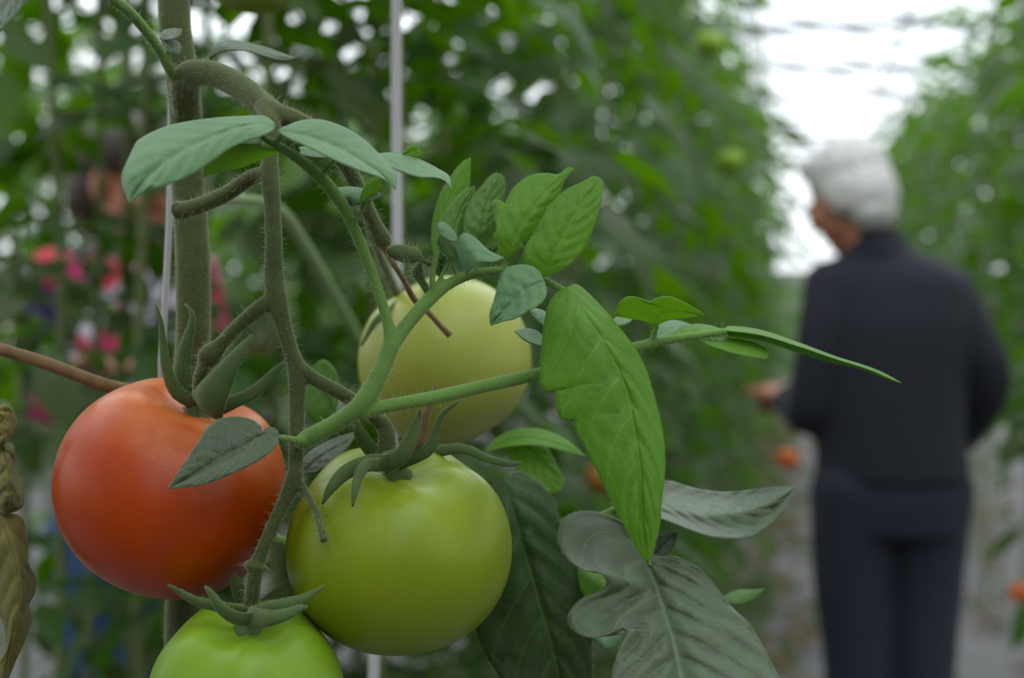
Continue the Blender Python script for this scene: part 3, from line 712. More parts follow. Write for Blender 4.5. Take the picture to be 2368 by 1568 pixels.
# lower leaf, broad and older, with its stalk running back to the main stem
low_leaf = leaf_stalk('leaf_stalk', plant, [
    [(450, 1180, .585, 30), (800, 1290, .62, 28), (1150, 1260, .60, 26), (1330, 1215, .57, 24), (1400, 1190, .555, 22), (1440, 1172, .55, 18), (1490, 1165, .548, 12)],
    [(1400, 1190, .555, 16), (1440, 1225, .545, 14), (1490, 1275, .535, 14), (1505, 1310, .53, 12)],
], M['shoot'], 12, .0008, (1200, .003))
def l2(*a, **k): leaflet(*a, **k)
l2('E1', low_leaf, .530, [(1488, 1268, 4), (1505, 1320, 0), (1535, 1410, -12), (1560, 1500, -24), (1580, 1600, -36), (1600, 1780, -54)],
   [(1488, 1268), (1455, 1218, 4), (1400, 1190, 6), (1345, 1182, 4), (1305, 1198, 0), (1291, 1240, -4), (1305, 1285, -8), (1345, 1317, -12), (1385, 1324, -14), (1404, 1346, -14), (1385, 1368, -14), (1340, 1388, -16), (1314, 1425, -20), (1326, 1457, -24), (1362, 1474, -26), (1402, 1468, -26), (1442, 1452, -24), (1432, 1500, -28), (1416, 1568, -36), (1430, 1650, -44), (1500, 1730, -52), (1600, 1780)],
   [(1488, 1268), (1520, 1286, 6), (1565, 1288, 4), (1610, 1310, 2), (1652, 1352, -2), (1692, 1404, -8), (1732, 1442, -14), (1762, 1492, -20), (1800, 1568, -30), (1822, 1660, -42), (1740, 1740, -50), (1600, 1780)], M['leaf_old_skygrey'], relief=1.6, nv=9, rows=150, cols=16, wavy=.5,
   lt=[0, .02, .04, .06, .08, .10, .125, .15, .18, .20, .22, .25, .30, .34, .365, .385, .41, .47, .60, .75, .90, 1])
l2('E2', low_leaf, .548, [(1440, 1168, 0), (1540, 1172, 0), (1640, 1190, -2), (1750, 1175, -4), (1843, 1125, -6)],
   [(1440, 1168), (1490, 1120, 16), (1545, 1112, 18), (1610, 1130, 18), (1680, 1138, 17), (1760, 1130, 12), (1815, 1126, 4), (1843, 1125)],
   [(1440, 1168), (1490, 1185, -10), (1560, 1212, -14), (1630, 1238, -15), (1690, 1246, -15), (1745, 1238, -14), (1800, 1195, -12), (1832, 1150, -9), (1843, 1125)], M['leaf_old_skygrey'], relief=.7, nv=10, rows=70, cols=12, cup=3)
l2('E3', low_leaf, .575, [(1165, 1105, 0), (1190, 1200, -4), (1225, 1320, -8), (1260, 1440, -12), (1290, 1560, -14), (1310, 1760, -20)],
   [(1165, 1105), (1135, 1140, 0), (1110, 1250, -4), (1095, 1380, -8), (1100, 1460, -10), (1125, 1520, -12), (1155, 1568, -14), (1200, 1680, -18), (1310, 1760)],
   [(1165, 1105), (1200, 1090, 4), (1250, 1118, 2), (1278, 1155, 0), (1292, 1200, -2), (1330, 1290, -4), (1350, 1380, -8), (1368, 1470, -10), (1370, 1568, -12), (1365, 1680, -18), (1310, 1760)], M['leaf_shaded'], relief=1.2, nv=9, rows=60, cols=10)
l2('E4', low_leaf, .600, [(1120, 1045, 0), (1200, 1015, 0), (1280, 1025, -2), (1356, 1056, -4)], [(1120, 1045), (1150, 1012, 4), (1200, 992, 6), (1255, 994, 6), (1310, 1018, 2), (1356, 1056)],
   [(1120, 1045), (1180, 1032, -6), (1250, 1030, -6), (1310, 1045, -5), (1356, 1056)], M['leaf_young'], relief=.4, nv=6)
l2('E4b', low_leaf, .606, [(1180, 1010, 0), (1220, 1040, -3), (1265, 1080, -6), (1305, 1112, -8)], [(1180, 1010), (1225, 1005, 2), (1265, 1035, 0), (1290, 1080, -4), (1305, 1112)], [(1180, 1010), (1172, 1045, -4), (1200, 1090, -8), (1240, 1130, -10), (1290, 1140, -9), (1305, 1112)], M['leaf_young'], relief=.6, nv=6)
l2('E5', low_leaf, .545, [(1508, 1290, 0), (1535, 1262, 0), (1566, 1232, 0)], [(1508, 1290), (1515, 1248, 3), (1540, 1232, 4), (1566, 1232)], [(1508, 1290), (1545, 1280, -4), (1562, 1258, -4), (1566, 1232)], M['leaf_old_skygrey'], relief=.3, nv=4, rows=24, cols=5)
l2('E6', low_leaf, .575, [(1660, 1388, 0), (1715, 1382, -2), (1768, 1362, -4)], [(1660, 1388), (1700, 1366, 6), (1740, 1364, 4), (1768, 1362)], [(1660, 1388), (1705, 1398, -5), (1740, 1386, -6), (1768, 1362)], M['leaf'], relief=.3, nv=4, rows=24, cols=5)
l2('E7', low_leaf, .565, [(1335, 1312, 0), (1370, 1340, -2), (1400, 1362, -3)], [(1335, 1312), (1370, 1318, 4), (1400, 1335, 3), (1400, 1362)], [(1335, 1312), (1345, 1370, -3), (1375, 1400, -4), (1400, 1362)], M['leaf_young'], relief=.3, nv=4, rows=24, cols=5)
l2('E8', low_leaf, .58, [(1370, 1470, 0), (1410, 1490, -2), (1440, 1470, -3)], [(1370, 1470), (1400, 1468, 4), (1425, 1462, 3), (1440, 1470)], [(1370, 1470), (1395, 1500, -3), (1425, 1495, -4), (1440, 1470)], M['leaf_dusty_skylit'], relief=.3, nv=4, rows=24, cols=5)
edge_fuzz(low_leaf, 32)
# small leaf between red and green fruit, dark, behind the truss
back_leaf = leaf_stalk('leaf_stalk', plant, [[(446, 484, .565, 20), (540, 460, .66, 24), (640, 480, .85, 28), (700, 560, 1.0, 30), (760, 660, 1.1, 28), (840, 800, 1.2, 24), (900, 900, 1.25, 16)]], M['shoot'], 16, .0012, None)
mid_leaf = leaf_stalk('leaf_stalk', plant, [[(470, 1000, .59, 16), (600, 1080, .57, 16), (690, 1096, .55, 16), (740, 1060, .54, 12)]], M['shoot'], 13, .0006, None)
l2('mid', mid_leaf, .540, [(690, 1100, 0), (750, 1052, 0), (820, 1012, -2)], [(690, 1100), (705, 1056, 5), (760, 1020, 6), (820, 1000, 2), (820, 1012)], [(690, 1100), (740, 1090, -4), (790, 1050, -5), (820, 1012)], M['leaf_old_skygrey'], relief=.5, nv=5, rows=30, cols=6)
l2('midb', mid_leaf, .56, [(710, 860, 0), (735, 900, 0), (765, 945, 0), (740, 985, 0)], [(710, 860), (745, 832, 3), (775, 855, 3), (785, 905, 2), (775, 950, 0), (740, 985)], [(710, 860), (702, 910, -3), (708, 955, -4), (740, 985)], M['leaf'], relief=.5, nv=5, rows=30, cols=6)

# leaf stalk leaving the node, top left, with small leaves beside it
top_leaf = leaf_stalk('leaf_stalk', plant, [
    [(420, 205, .552, 20), (396, 165, .538, 26), (372, 120, .530, 24), (338, 72, .52, 25), (300, 28, .51, 26), (262, -2, .50, 26), (180, -60, .48, 24), (60, -130, .46, 20)],
    [(470, 150, .55, 16), (490, 130, .548, 14), (506, 112, .546, 10)],
    [(395, 140, .540, 8), (383, 112, .536, 7), (380, 95, .534, 6)],
], M['shoot'], 14)
l2('G1', top_leaf, .545, [(484, 133, 0), (512, 108, -2), (560, 108, -4), (620, 122, -7), (684, 135, -10)], [(484, 133), (498, 104, 4), (520, 94, 6), (560, 96, 6), (610, 108, 3), (650, 122, -2), (684, 135)], [(484, 133), (520, 118, -5), (570, 118, -9), (620, 133, -11), (655, 140, -11), (684, 135)], M['leaf_old_skygrey'], relief=.3, nv=6)
l2('G2', top_leaf, .536, [(368, 90, 0), (395, 82, -2), (422, 68, -4)], [(368, 90), (378, 72, 4), (400, 66, 4), (422, 68)], [(368, 90), (395, 92, -5), (415, 84, -6), (422, 68)], M['leaf_old_skygrey'], relief=.3, nv=4, rows=24, cols=5)
l2('G3', top_leaf, .534, [(374, 98, 0), (395, 108, -2), (412, 126, -3)], [(374, 98), (392, 90, 3), (412, 98, 3), (419, 112, 1), (412, 126)], [(374, 98), (376, 115, -2), (392, 124, -3), (412, 126)], M['leaf_old_skygrey'], relief=.3, nv=4, rows=24, cols=5)
l2('H1', top_leaf, .47, [(80, -60, 0), (40, -20, -4), (0, 40, -8), (-60, 110, -12)], [(80, -60), (20, -60, 3), (-40, -20, 2), (-60, 110)], [(80, -60), (60, 0, -6), (26, 45, -10), (-20, 90, -12), (-60, 110)], M['leaf_old_skygrey'], relief=.5)

edge_fuzz(top_leaf, 33)
# dried hanging leaf at the left edge and the dry stalk that carries it
dry = leaf_stalk('dried_stalk', plant, [[(440, 940, .575, 30), (330, 910, .565, 34), (250, 893, .56, 34), (180, 868, .555, 32), (100, 838, .55, 32), (0, 808, .545, 30), (-50, 800, .54, 28), (-60, 860, .535, 20), (-20, 940, .53, 18), (0, 1000, .53, 14)]], M['stem_dry'], 15, .0006, (1200, .0015))
dry['label'] = 'brown withered leaf stalk'
def l3(*a, **k): o = leaflet(*a, **k); o['label'] = 'curled olive brown dried leaflet'
l3('F1', dry, .530, [(-20, 940, 0), (8, 975, -4), (10, 1010, -6), (0, 1040, -4)], [(-20, 940), (14, 938, 2), (34, 960, 6), (38, 985, 8), (20, 1015, 4), (0, 1040)], [(-20, 940), (-30, 980, 4), (-30, 1020, 4), (0, 1040)], M['leaf_dry'], relief=1.2, nv=4, wavy=2)
l3('F2', dry, .532, [(0, 1020, 0), (18, 1080, -8), (22, 1140, -10), (10, 1190, -6)], [(0, 1020), (30, 1030, 4), (36, 1080, 8), (52, 1140, 10), (48, 1175, 8), (10, 1190)], [(0, 1020), (-30, 1080, 6), (-30, 1150, 6), (10, 1190)], M['leaf_dry'], relief=1.6, nv=4, wavy=3)
l3('F3', dry, .530, [(-6, 1185, 0), (22, 1250, -5), (42, 1330, -8), (40, 1420, -8), (20, 1500, -5), (10, 1590, 0)],
   [(-6, 1185), (30, 1188, 3), (52, 1200, 6), (64, 1250, 8), (66, 1300, 4), (82, 1335, 9), (80, 1370, 8), (66, 1400, 4), (74, 1425, 8), (62, 1470, 5), (40, 1520, 3), (10, 1590)],
   [(-6, 1185), (-40, 1240, 5), (-30, 1330, 6), (-12, 1400, 5), (8, 1440, 4), (14, 1500, 3), (-14, 1540, 3), (10, 1590)], M['leaf_dry'], relief=1.4, nv=7, rows=60, wavy=2.5)

# ------------------------------------------------------------------ tomatoes
def tomato_mesh(a, b, lobes, amp, ph, dimple, seg=72, rings=48):
    bm = bmesh.new(); rows = []
    for i in range(rings + 1):
        f = PI * i / rings; row = []
        for j in range(seg):
            th = 2 * PI * j / seg
            lob = 1 + amp * math.exp(-((f - .55) / .55) ** 2) * math.cos(lobes * th + ph) + amp * .35 * math.cos((lobes - 2) * th + ph * 2) * math.sin(f)
            rr = a * math.sin(f) ** .92 * lob
            z = b * math.cos(f) * (1 + .5 * (lob - 1)) - dimple * b * math.exp(-(f / .38) ** 2) + .05 * b * math.exp(-((PI - f) / .4) ** 2)
            row.append(bm.verts.new((rr * math.cos(th), rr * math.sin(th), z)))
        rows.append(row)
    for r0, r1 in zip(rows, rows[1:]):
        for j in range(seg): bm.faces.new((r0[j], r1[j], r1[(j + 1) % seg], r0[(j + 1) % seg]))
    bmesh.ops.remove_doubles(bm, verts=bm.verts, dist=1e-7)
    return bm

def sepal(parent, D, pts, mat=None):
    """pts: (px, py, depth_mm, width_px[, twist]) -> a thin cupped ribbon"""
    c = catmull([(p[0], p[1], p[2], p[3]) for p in pts], 18)
    px_seed = pts[0][0] * .37 + pts[-1][1] * .11
    tw = [p[4] if len(p) > 4 else 0.3 for p in pts]
    bm = bmesh.new(); rows = []
    for i, v in enumerate(c):
        a, b = c[max(i - 1, 0)], c[min(i + 1, 18)]
        pa, pb = P(a[0], a[1], D + a[2] / 1000), P(b[0], b[1], D + b[2] / 1000)
        t = (pb - pa).normalized(); side = t.cross(FWD).normalized(); nn = side.cross(t)
        k = tw[min(int(i / 18 * (len(tw) - 1) + .5), len(tw) - 1)]
        sd = side * math.cos(k) + nn * math.sin(k); n2 = sd.cross(t)
        hw = max(v[3], 1.5) * .44 * D / FPX; p = P(v[0], v[1], D + v[2] / 1000)
        rows.append([bm.verts.new(p + sd * hw * s - n2 * hw * (.30 * (1 - abs(s))) + n2 * hw * .06 * noise.noise((i * .9, s * 2, px_seed))) for s in (-1, -.5, 0, .5, 1)])
        if len(rows) > 1:
            for e_, sg in ((0, -1), (4, 1)): EDGES.append((rows[-2][e_].co.copy(), rows[-1][e_].co.copy(), sd * sg))
    for r0, r1 in zip(rows, rows[1:]):
        for j in range(4): bm.faces.new((r0[j], r0[j + 1], r1[j + 1], r1[j]))
    o = obj('sepal', bm, mat or M['calyx'], parent)
    so = o.modifiers.new('thickness', 'SOLIDIFY'); so.thickness = .0004; so.offset = 0
    return o

def tomato(px, py, d, rx, ry, axis, mat, label, lobes=5, amp=.03, ph=0.0, dimple=.16, group=None, seps=(), cal=None, small=False):
    c = P(px, py, d); ax = (RGT * axis[0] + UPV * axis[1] - FWD * axis[2]).normalized()
    a, b = rx * d / FPX, ry * d / FPX
    bm = tomato_mesh(a, b, lobes, amp, ph, dimple, *((24, 16) if small else (80, 56)))
    me = bpy.data.meshes.new('tomato'); bm.to_mesh(me); bm.free(); me.materials.append(mat)
    me.polygons.foreach_set('use_smooth', [True] * len(me.polygons))
    o = bpy.data.objects.new('tomato', me); COL.objects.link(o)
    o.rotation_euler = ax.to_track_quat('Z', 'Y').to_euler(); o.location = c
    tag(o, label, 'tomato', group)
    if small:
        bm = bmesh.new(); top = c + ax * b * .84
        for k_ in range(5):
            e = ax.orthogonal().normalized(); e.rotate(Matrix.Rotation(k_ * 1.257, 3, ax))
            s = ax.cross(e)
            v = [bm.verts.new(q) for q in (top + s * .003, top - s * .003, top + e * a * .5 + ax * .005 - s * .003, top + e * a * .95 + ax * .002, top + e * a * .5 + ax * .005 + s * .003)]
            bm.faces.new((v[0], v[1], v[2], v[4])); bm.faces.new((v[4], v[2], v[3]))
        obj('calyx', bm, M['calyx'], o)
        bm = bmesh.new(); e = ax.orthogonal().normalized()
        tube(bm, [top - ax * .004, top + ax * .012, top + ax * .028 + e * .012, top + ax * .032 + e * .04], [.003, .0022, .002, .002], 6)
        obj('fruit_stalk', bm, M['stem_far'], o)
    elif cal:
        bm = bmesh.new(); base = c + ax * b * (1 - dimple) * .97
        tube(bm, [base - ax * .003, base + ax * .001, base + ax * .004], [cal, cal * .9, cal * .45], 14)
        cx_ = obj('calyx', bm, M['calyx'], o)
        for q in seps: sepal(cx_, *q)
        edge_fuzz(o, int(px))
    return o

tomato(396, 1126, .532, 268, 250, (.34, .90, .20), M['tom_red'], 'ripe orange-red tomato hanging from the truss, small dark leaf across its front', 4, .034, 2.0, .25, 'large tomatoes on the front truss', cal=.006, seps=[
    (.512, [(450, 930, 6, 40), (408, 905, 4, 40), (385, 850, 2, 30), (377, 790, 1, 20), (373, 745, 0, 12), (360, 703, 0, 4)]),
    (.515, [(455, 935, 6, 60), (425, 880, 4, 52), (428, 810, 2, 38), (442, 755, 0, 22), (444, 725, 0, 12), (428, 703, 2, 4)]),
    (.500, [(478, 945, 6, 110, .2), (490, 915, 0, 92, .2), (520, 865, -4, 62, .2), (550, 820, -6, 36), (572, 792, -6, 20), (584, 774, -6, 5)]),
    (.505, [(500, 945, 8, 50), (545, 928, 2, 36), (590, 905, 0, 32), (628, 868, -1, 24), (648, 848, -1, 14), (659, 836, 0, 4)]),
    (.528, [(480, 920, 4, 40), (505, 860, 4, 30), (530, 815, 4, 22), (556, 768, 4, 5)])])
tomato(922, 1266, .520, 260, 238, (.02, .93, .36), M['tom_green'], 'large unripe green tomato at the middle of the truss, right of the red tomato', 5, .042, .6, .22, 'large tomatoes on the front truss', cal=.006, seps=[
    (.492, [(905, 1070, 8, 50), (850, 1072, -1, 46), (800, 1092, -5, 40), (768, 1125, -7, 28), (745, 1166, -6, 5)]),
    (.489, [(880, 1075, 8, 40), (845, 1078, -3, 32), (828, 1105, -6, 26), (820, 1140, -8, 18), (815, 1172, -8, 4)]),
    (.495, [(890, 1072, 6, 60), (925, 1055, -2, 44), (950, 1015, -4, 38), (963, 980, -4, 24), (972, 950, -3, 5)]),
    (.500, [(920, 1068, 6, 50), (990, 1040, 0, 34), (1008, 1000, 0, 24), (1022, 960, 0, 14), (1062, 928, 0, 5)]),
    (.505, [(880, 1062, 4, 50), (850, 1030, 2, 40), (832, 1000, 0, 34), (822, 970, 0, 10)]),
    (.500, [(930, 1066, 6, 40), (965, 1030, 2, 34), (985, 960, 1, 22), (1000, 910, 0, 10), (1010, 884, 0, 4)], M['stem_dry']),
    (.520, [(940, 1060, 6, 40), (1060, 1038, 0, 26), (1130, 1062, -4, 20), (1180, 1074, -6, 14), (1207, 1070, -6, 4)])])
# crumbled dried petals caught in its calyx
tomato(574, 1614, .500, 226, 226, (.05, .95, .30), M['tom_lime'], 'bright green tomato lowest on the truss, cut off by the bottom of the photo', 5, .045, 1.6, .22, 'large tomatoes on the front truss', cal=.006, seps=[
    (.486, [(590, 1425, 8, 50), (530, 1408, -2, 34), (460, 1392, -4, 26), (420, 1372, -4, 18), (388, 1352, -4, 4)]),
    (.478, [(595, 1432, 8, 50), (545, 1428, -2, 40), (510, 1405, -5, 32), (490, 1375, -5, 20), (474, 1356, -4, 5)]),
    (.482, [(585, 1425, 8, 50), (640, 1402, -1, 32), (695, 1388, -3, 26), (725, 1372, -3, 16), (750, 1354, -3, 4)]),
    (.476, [(575, 1432, 8, 60), (625, 1430, -3, 40), (665, 1420, -5, 30), (695, 1406, -5, 16), (712, 1404, -5, 4)]),
    (.512, [(590, 1420, 4, 60), (560, 1380, 2, 50), (545, 1345, 0, 30), (540, 1325, 0, 5)]),
    (.515, [(600, 1420, 4, 60), (660, 1375, 2, 60), (705, 1330, 0, 40), (720, 1300, 0, 8)])])
tomato(1029, 834, .645, 201, 194, (-.45, .80, -.25), M['tom_pale'], 'pale yellow-green tomato behind the leaf stalks, upper right of the truss', 5, .02, .9, .15, 'large tomatoes on the front truss', cal=.006, seps=[
    (.625, [(935, 700, 6, 40), (900, 722, -2, 24), (868, 745, -6, 18), (835, 800, -8, 5)]),
    (.640, [(935, 700, 6, 40), (900, 690, 0, 26), (905, 682, 0, 18), (890, 680, 0, 5)])])
tomato(586, -93, .70, 128, 126, (0, 1, 0), M['tom_green'], 'green tomato at the top edge of the photo, only its dark bottom showing', cal=None, small=True)
bgt = [(1640, 100, 2.6, 34, 'tom_lime', 'yellow-green small tomato in the left row, high up, near the bright gap'),
       (1690, 372, 2.7, 30, 'tom_lime', 'blurred lime green tomato in the left row, level with the man\'s hair'),
       (1822, 1062, 4.2, 27, 'tom_orange', 'blurred orange tomato low beside the man\'s left hip'),
       (608, 825, 1.9, 40, 'tom_dim', 'blurred dark orange tomato between the red tomato and the pale green one'),
       (1392, 1105, 1.6, 42, 'tom_dim', 'dim brownish orange tomato behind the large hanging leaflet'),
       (2362, 1372, 4.6, 28, 'tom_orange', 'blurred orange tomato at the right edge of the photo, low down'),
       (120, 355, 1.9, 60, 'tom_lime', 'blurred pale green tomato up at the left, behind the vines')]
for px, py, d, r, mt, lab in bgt:
    tomato(px, py, d, r, r * .92, (.1, .95, .1), M[mt], lab, small=True)

# ------------------------------------------------------------------ strings
def string(pts, wpx, label, group=None):
    a, b = stalk_path([(p[0], p[1], p[2], wpx) for p in pts], 40)
    bm = bmesh.new(); tube(bm, a, b, 8)
    return tag(obj('support_string', bm, M['string']), label, 'string', group)
string([(405, -1800, .60), (400, -900, .59), (398, -200, .585), (396, 200, .58), (394, 430, .575), (389, 560, .575), (382, 700, .575), (373, 860, .578), (385, 1100, .59), (400, 1400, .60), (405, 1700, .61), (415, 2600, .63)], 17, 'white string running beside the thick main stem')
string([(918, -1500, .80), (917, 0, .80), (917, 350, .80), (918, 700, .80), (900, 1100, .80), (866, 1500, .80), (850, 2500, .80)], 24, 'white vertical string crossing behind the leaves, right of the main stem')

# ------------------------------------------------------------------ people
def ell(bm, c, r, R=None):
    m = Matrix.Translation(c) @ (R.to_4x4() if R else Matrix()) @ Matrix.Diagonal((*r, 1))
    bmesh.ops.create_icosphere(bm, subdivisions=3, radius=1, matrix=m)
def limb(bm, pts, rads, n=8):
    c = catmull([(*p, r) for p, r in zip(pts, rads)], n * len(pts))
    tube(bm, [Vector(v[:3]) for v in c], [v[3] for v in c], 14)
    for v in (c[0], c[-1]): ell(bm, Vector(v[:3]), (v[3],) * 3)
def loft(bm, rings, seg=28):
    """rings: (centre, side vector * half width, front vector * half depth)"""
    n = 6 * len(rings); rows = []
    cs = catmull([tuple(r[0]) for r in rings], n); 
    # interpolate axes by ring index along chord length
    L = [0]
    for a, b in zip(rings, rings[1:]): L.append(L[-1] + (b[0] - a[0]).length)
    for i in range(n + 1):
        s = L[-1] * i / n; j = 0
        while j < len(rings) - 2 and s > L[j + 1]: j += 1
        t = (s - L[j]) / (L[j + 1] - L[j])
        A = rings[j][1].lerp(rings[j + 1][1], t); B = rings[j][2].lerp(rings[j + 1][2], t)
        rows.append([bm.verts.new(cs[i] + A * math.cos(2 * PI * k_ / seg) + B * math.sin(2 * PI * k_ / seg)) for k_ in range(seg)])
    for r0, r1 in zip(rows, rows[1:]):
        for k_ in range(seg): bm.faces.new((r0[k_], r0[(k_ + 1) % seg], r1[(k_ + 1) % seg], r1[k_]))
    bm.faces.new(rows[0][::-1]); bm.faces.new(rows[-1])
def hand(bm, wrist, d, palm_n, sc=1.0, curl=.5, flip=1):
    """palm along d, palm facing palm_n"""
    d = d.normalized(); palm_n = (palm_n - d * palm_n.dot(d)).normalized(); s = d.cross(palm_n) * flip
    for k_ in range(5):
        a = wrist + d * .012 * sc + s * (k_ - 2) * .012 * sc; b = wrist + d * .085 * sc + s * (k_ - 2) * .018 * sc
        tube(bm, [a, a.lerp(b, .5), b], [.016 * sc, .014 * sc, .011 * sc], 8)
    for k_, L in zip(range(4), (.066, .076, .070, .054)):
        p = wrist + d * .085 * sc + s * (k_ - 1.5) * .021 * sc; v = d.copy(); pts = [p - d * .01]; r = []
        for seg_, f in enumerate((.45, .32, .25)):
            v = (v * math.cos(curl) + palm_n * math.sin(curl)).normalized(); p = p + v * L * f * sc; pts.append(p)
        limb(bm, pts, [.0095 * sc, .0092 * sc, .0085 * sc, .0075 * sc], 3)
    p = wrist + d * .03 * sc - s * .026 * sc; v = (d * .7 - s * .75).normalized(); q = p + v * .045 * sc
    limb(bm, [p, q, q + (v * .6 + d * .6 + palm_n * .4).normalized() * .035 * sc], [.014 * sc, .011 * sc, .008 * sc], 3)
def head(bm, c, fw, up, sc=1.0):
    """face looks along fw"""
    fw = fw.normalized(); up = (up - fw * up.dot(fw)).normalized(); sd = up.cross(fw)
    R = Matrix((sd, fw, up)).transposed()
    q = lambda x, y, z: c + (sd * x + fw * y + up * z) * sc
    e = lambda x, y, z, a, b, d: ell(bm, q(x, y, z), (a * sc, b * sc, d * sc), R)
    e(0, -.012, .035, .074, .094, .085)      # skull
    e(0, .022, -.03, .060, .066, .082)       # face
    e(0, .045, -.088, .034, .036, .030)      # chin
    e(0, .082, .012, .052, .014, .012)       # brow
    for s in (-1, 1):
        e(s * .040, .062, -.028, .024, .026, .022)   # cheek
        e(s * .074, -.004, -.012, .010, .020, .032)  # ear
    e(0, .098, -.008, .010, .014, .026); e(0, .104, -.028, .015, .016, .012)   # nose
    e(0, .080, -.058, .026, .014, .007); e(0, .078, -.068, .022, .014, .008)   # lips
    return q, R
def fabric(name, c1, c2, scale=60, rough=.85):
    k = NT(name); col = k.mix(k.noise(scale, 4), c1, c2); k.set(Base_Color=col, Roughness=rough, Sheen_Weight=.04); k.bump(k.noise(scale * 6, 2), .3, .002); return k.m
M['skin'] = fabric('skin', srgb(180, 118, 92), srgb(164, 102, 78), 20, .5)
M['navy'] = fabric('navy_knit', srgb(24, 26, 40), srgb(19, 21, 34), 40)
M['denim'] = fabric('dark_denim', srgb(26, 30, 48), srgb(20, 24, 40), 50)
M['blue_denim'] = fabric('blue_denim', srgb(40, 74, 118), srgb(30, 58, 98), 50)
M['shoe'] = fabric('shoe_leather', srgb(40, 34, 30), srgb(30, 26, 24), 30, .5)
k = NT('grey_hair'); mpn = k.n('ShaderNodeMapping'); mpn.inputs['Scale'].default_value = (60, 60, 8)
k.l(k.n('ShaderNodeTexCoord').outputs['Object'], mpn.inputs[0]); f = k.noise(3, 4, vec=mpn.outputs[0])
k.set(Base_Color=k.ramp(f, [(0.3, srgb(158, 154, 156)), (.7, srgb(222, 220, 216))]), Roughness=.6); k.bump(f, .4, .006); M['hair_grey'] = k.m
M['hair_dark'] = fabric('dark_hair', srgb(58, 42, 34), srgb(36, 28, 24), 80, .5)
k = NT('floral_fabric'); vo = k.n('ShaderNodeTexVoronoi'); vo.inputs['Scale'].default_value = 14
k.l(k.n('ShaderNodeTexCoord').outputs['Object'], vo.inputs['Vector'])
sx = k.n('ShaderNodeSeparateColor'); k.l(vo.outputs['Color'], sx.inputs[0])
rp = k.n('ShaderNodeValToRGB'); rp.color_ramp.interpolation = 'CONSTANT'; e_ = rp.color_ramp.elements
cols = [(0, srgb(206, 58, 110)), (.22, srgb(52, 40, 92)), (.42, srgb(200, 190, 214)), (.54, srgb(168, 28, 92)), (.7, srgb(40, 34, 60)), (.86, srgb(176, 40, 60))]
while len(e_) < len(cols): e_.new(.5)
for q_, (p_, c_) in zip(e_, cols): q_.position = p_; q_.color = c_
k.l(sx.outputs[0], rp.inputs[0]); k.set(Base_Color=rp.outputs[0], Roughness=.8); M['floral'] = k.m
M['maroon'] = fabric('maroon_cloth', srgb(150, 34, 52), srgb(120, 24, 42), 30)
M['eye'] = plain('eye', srgb(60, 44, 36), .2)

# ---- the man in the aisle, seen from behind
DM = 3.4; m = lambda px: px * DM / FPX
base = P(2055, 2072, DM); base.z = 0
man = empty('person', base, 'grey-haired person in dark navy sweater and jeans standing in the aisle, back turned', 'person')
side = (RGT * .96 + FWD * -.20).normalized(); side.z = 0; side.normalize(); front = Vector((0, 0, 1)).cross(side)
V = lambda px, py, dd=0: P(px, py, DM + dd)
tors = [(2030, 545, 52, .060), (2036, 575, 70, .070), (2046, 605, 132, .085), (2052, 650, 178, .105), (2058, 750, 184, .125), (2055, 880, 172, .125), (2058, 1000, 170, .125), (2064, 1112, 178, .125)]
def torso(bm, grow=0.0, rows=tors):
    loft(bm, [(V(x, y), side * (m(hw) + grow), front * (dp + grow)) for x, y, hw, dp in rows])
armL = [V(1918, 660, .0), V(1900, 760, -.02), V(1880, 880, -.02), V(1868, 955, 0), V(1848, 950, .09), V(1826, 925, .17)]
armR = [V(2192, 672, 0), V(2238, 760, -.02), V(2284, 850, -.03), V(2280, 915, 0), V(2255, 970, .09), V(2226, 1010, .17)]
rl = [m(62), m(56), m(52), m(50), m(46), m(42)]
bm = bmesh.new()
torso(bm, -.012, tors[1:]); limb(bm, [V(2030, 640), V(2010, 560, .0), V(1990, 500, .01)], [.062, .058, .056])
hf = (RGT * -.58 + FWD * .78 + Vector((0, 0, -.42))); hup = Vector((0, 0, 1)) + RGT * -.12 + FWD * .25
hc = V(1958, 456, .02); q, R = head(bm, hc, hf, hup, 1.0)
for ar in (armL, armR): limb(bm, ar, [r * .8 for r in rl])
wl = armL[-1]; hand(bm, wl, (V(1796, 890, .27) - wl), FWD * .3 + Vector((0, 0, -1)), 1.08, .95, -1)
wr = armR[-1]; hand(bm, wr, (V(2170, 1040, .24) - wr), -front, 1.0, .5, 1)
fz = lambda px, z, dd: (lambda p_: Vector((p_.x, p_.y, z)))(V(px, 1400, dd))
legL = [V(1975, 1140), V(1968, 1330), V(1982, 1560), V(1978, 1760), fz(1975, .09, 0)]
legR = [V(2148, 1140), V(2140, 1330), V(2132, 1560, -.01), V(2135, 1760), fz(2140, .09, 0)]
lr = [.092, .076, .060, .052, .042]
for lg in (legL, legR):
    limb(bm, lg, lr); limb(bm, [lg[-1] - Vector((0, 0, .04)), lg[-1] + front * .13 - Vector((0, 0, .055))], [.035, .028])
body = obj('body', fuse(bm, .0055, 3), M['skin'], man)
for s in (-1, 1):
    bm = bmesh.new(); ell(bm, q(s * .032, .076, -.004), (.012, .010, .010), R); obj('eye', bm, M['eye'], body)
bm = bmesh.new(); torso(bm)
for ar in (armL, armR): limb(bm, ar, rl)
sw = obj('sweater', fuse(bm, .010, 5), M['navy'], man)
bm = bmesh.new(); loft(bm, [(V(2020, 528), side * m(62), front * .062), (V(2028, 560), side * m(72), front * .072), (V(2034, 590), side * m(84), front * .08)]); obj('collar', bm, M['navy'], sw)
bm = bmesh.new()
loft(bm, [(V(2062, 1085), side * m(168), front * .115), (V(2064, 1150), side * m(174), front * .122), (V(2060, 1230), side * m(168), front * .115)])
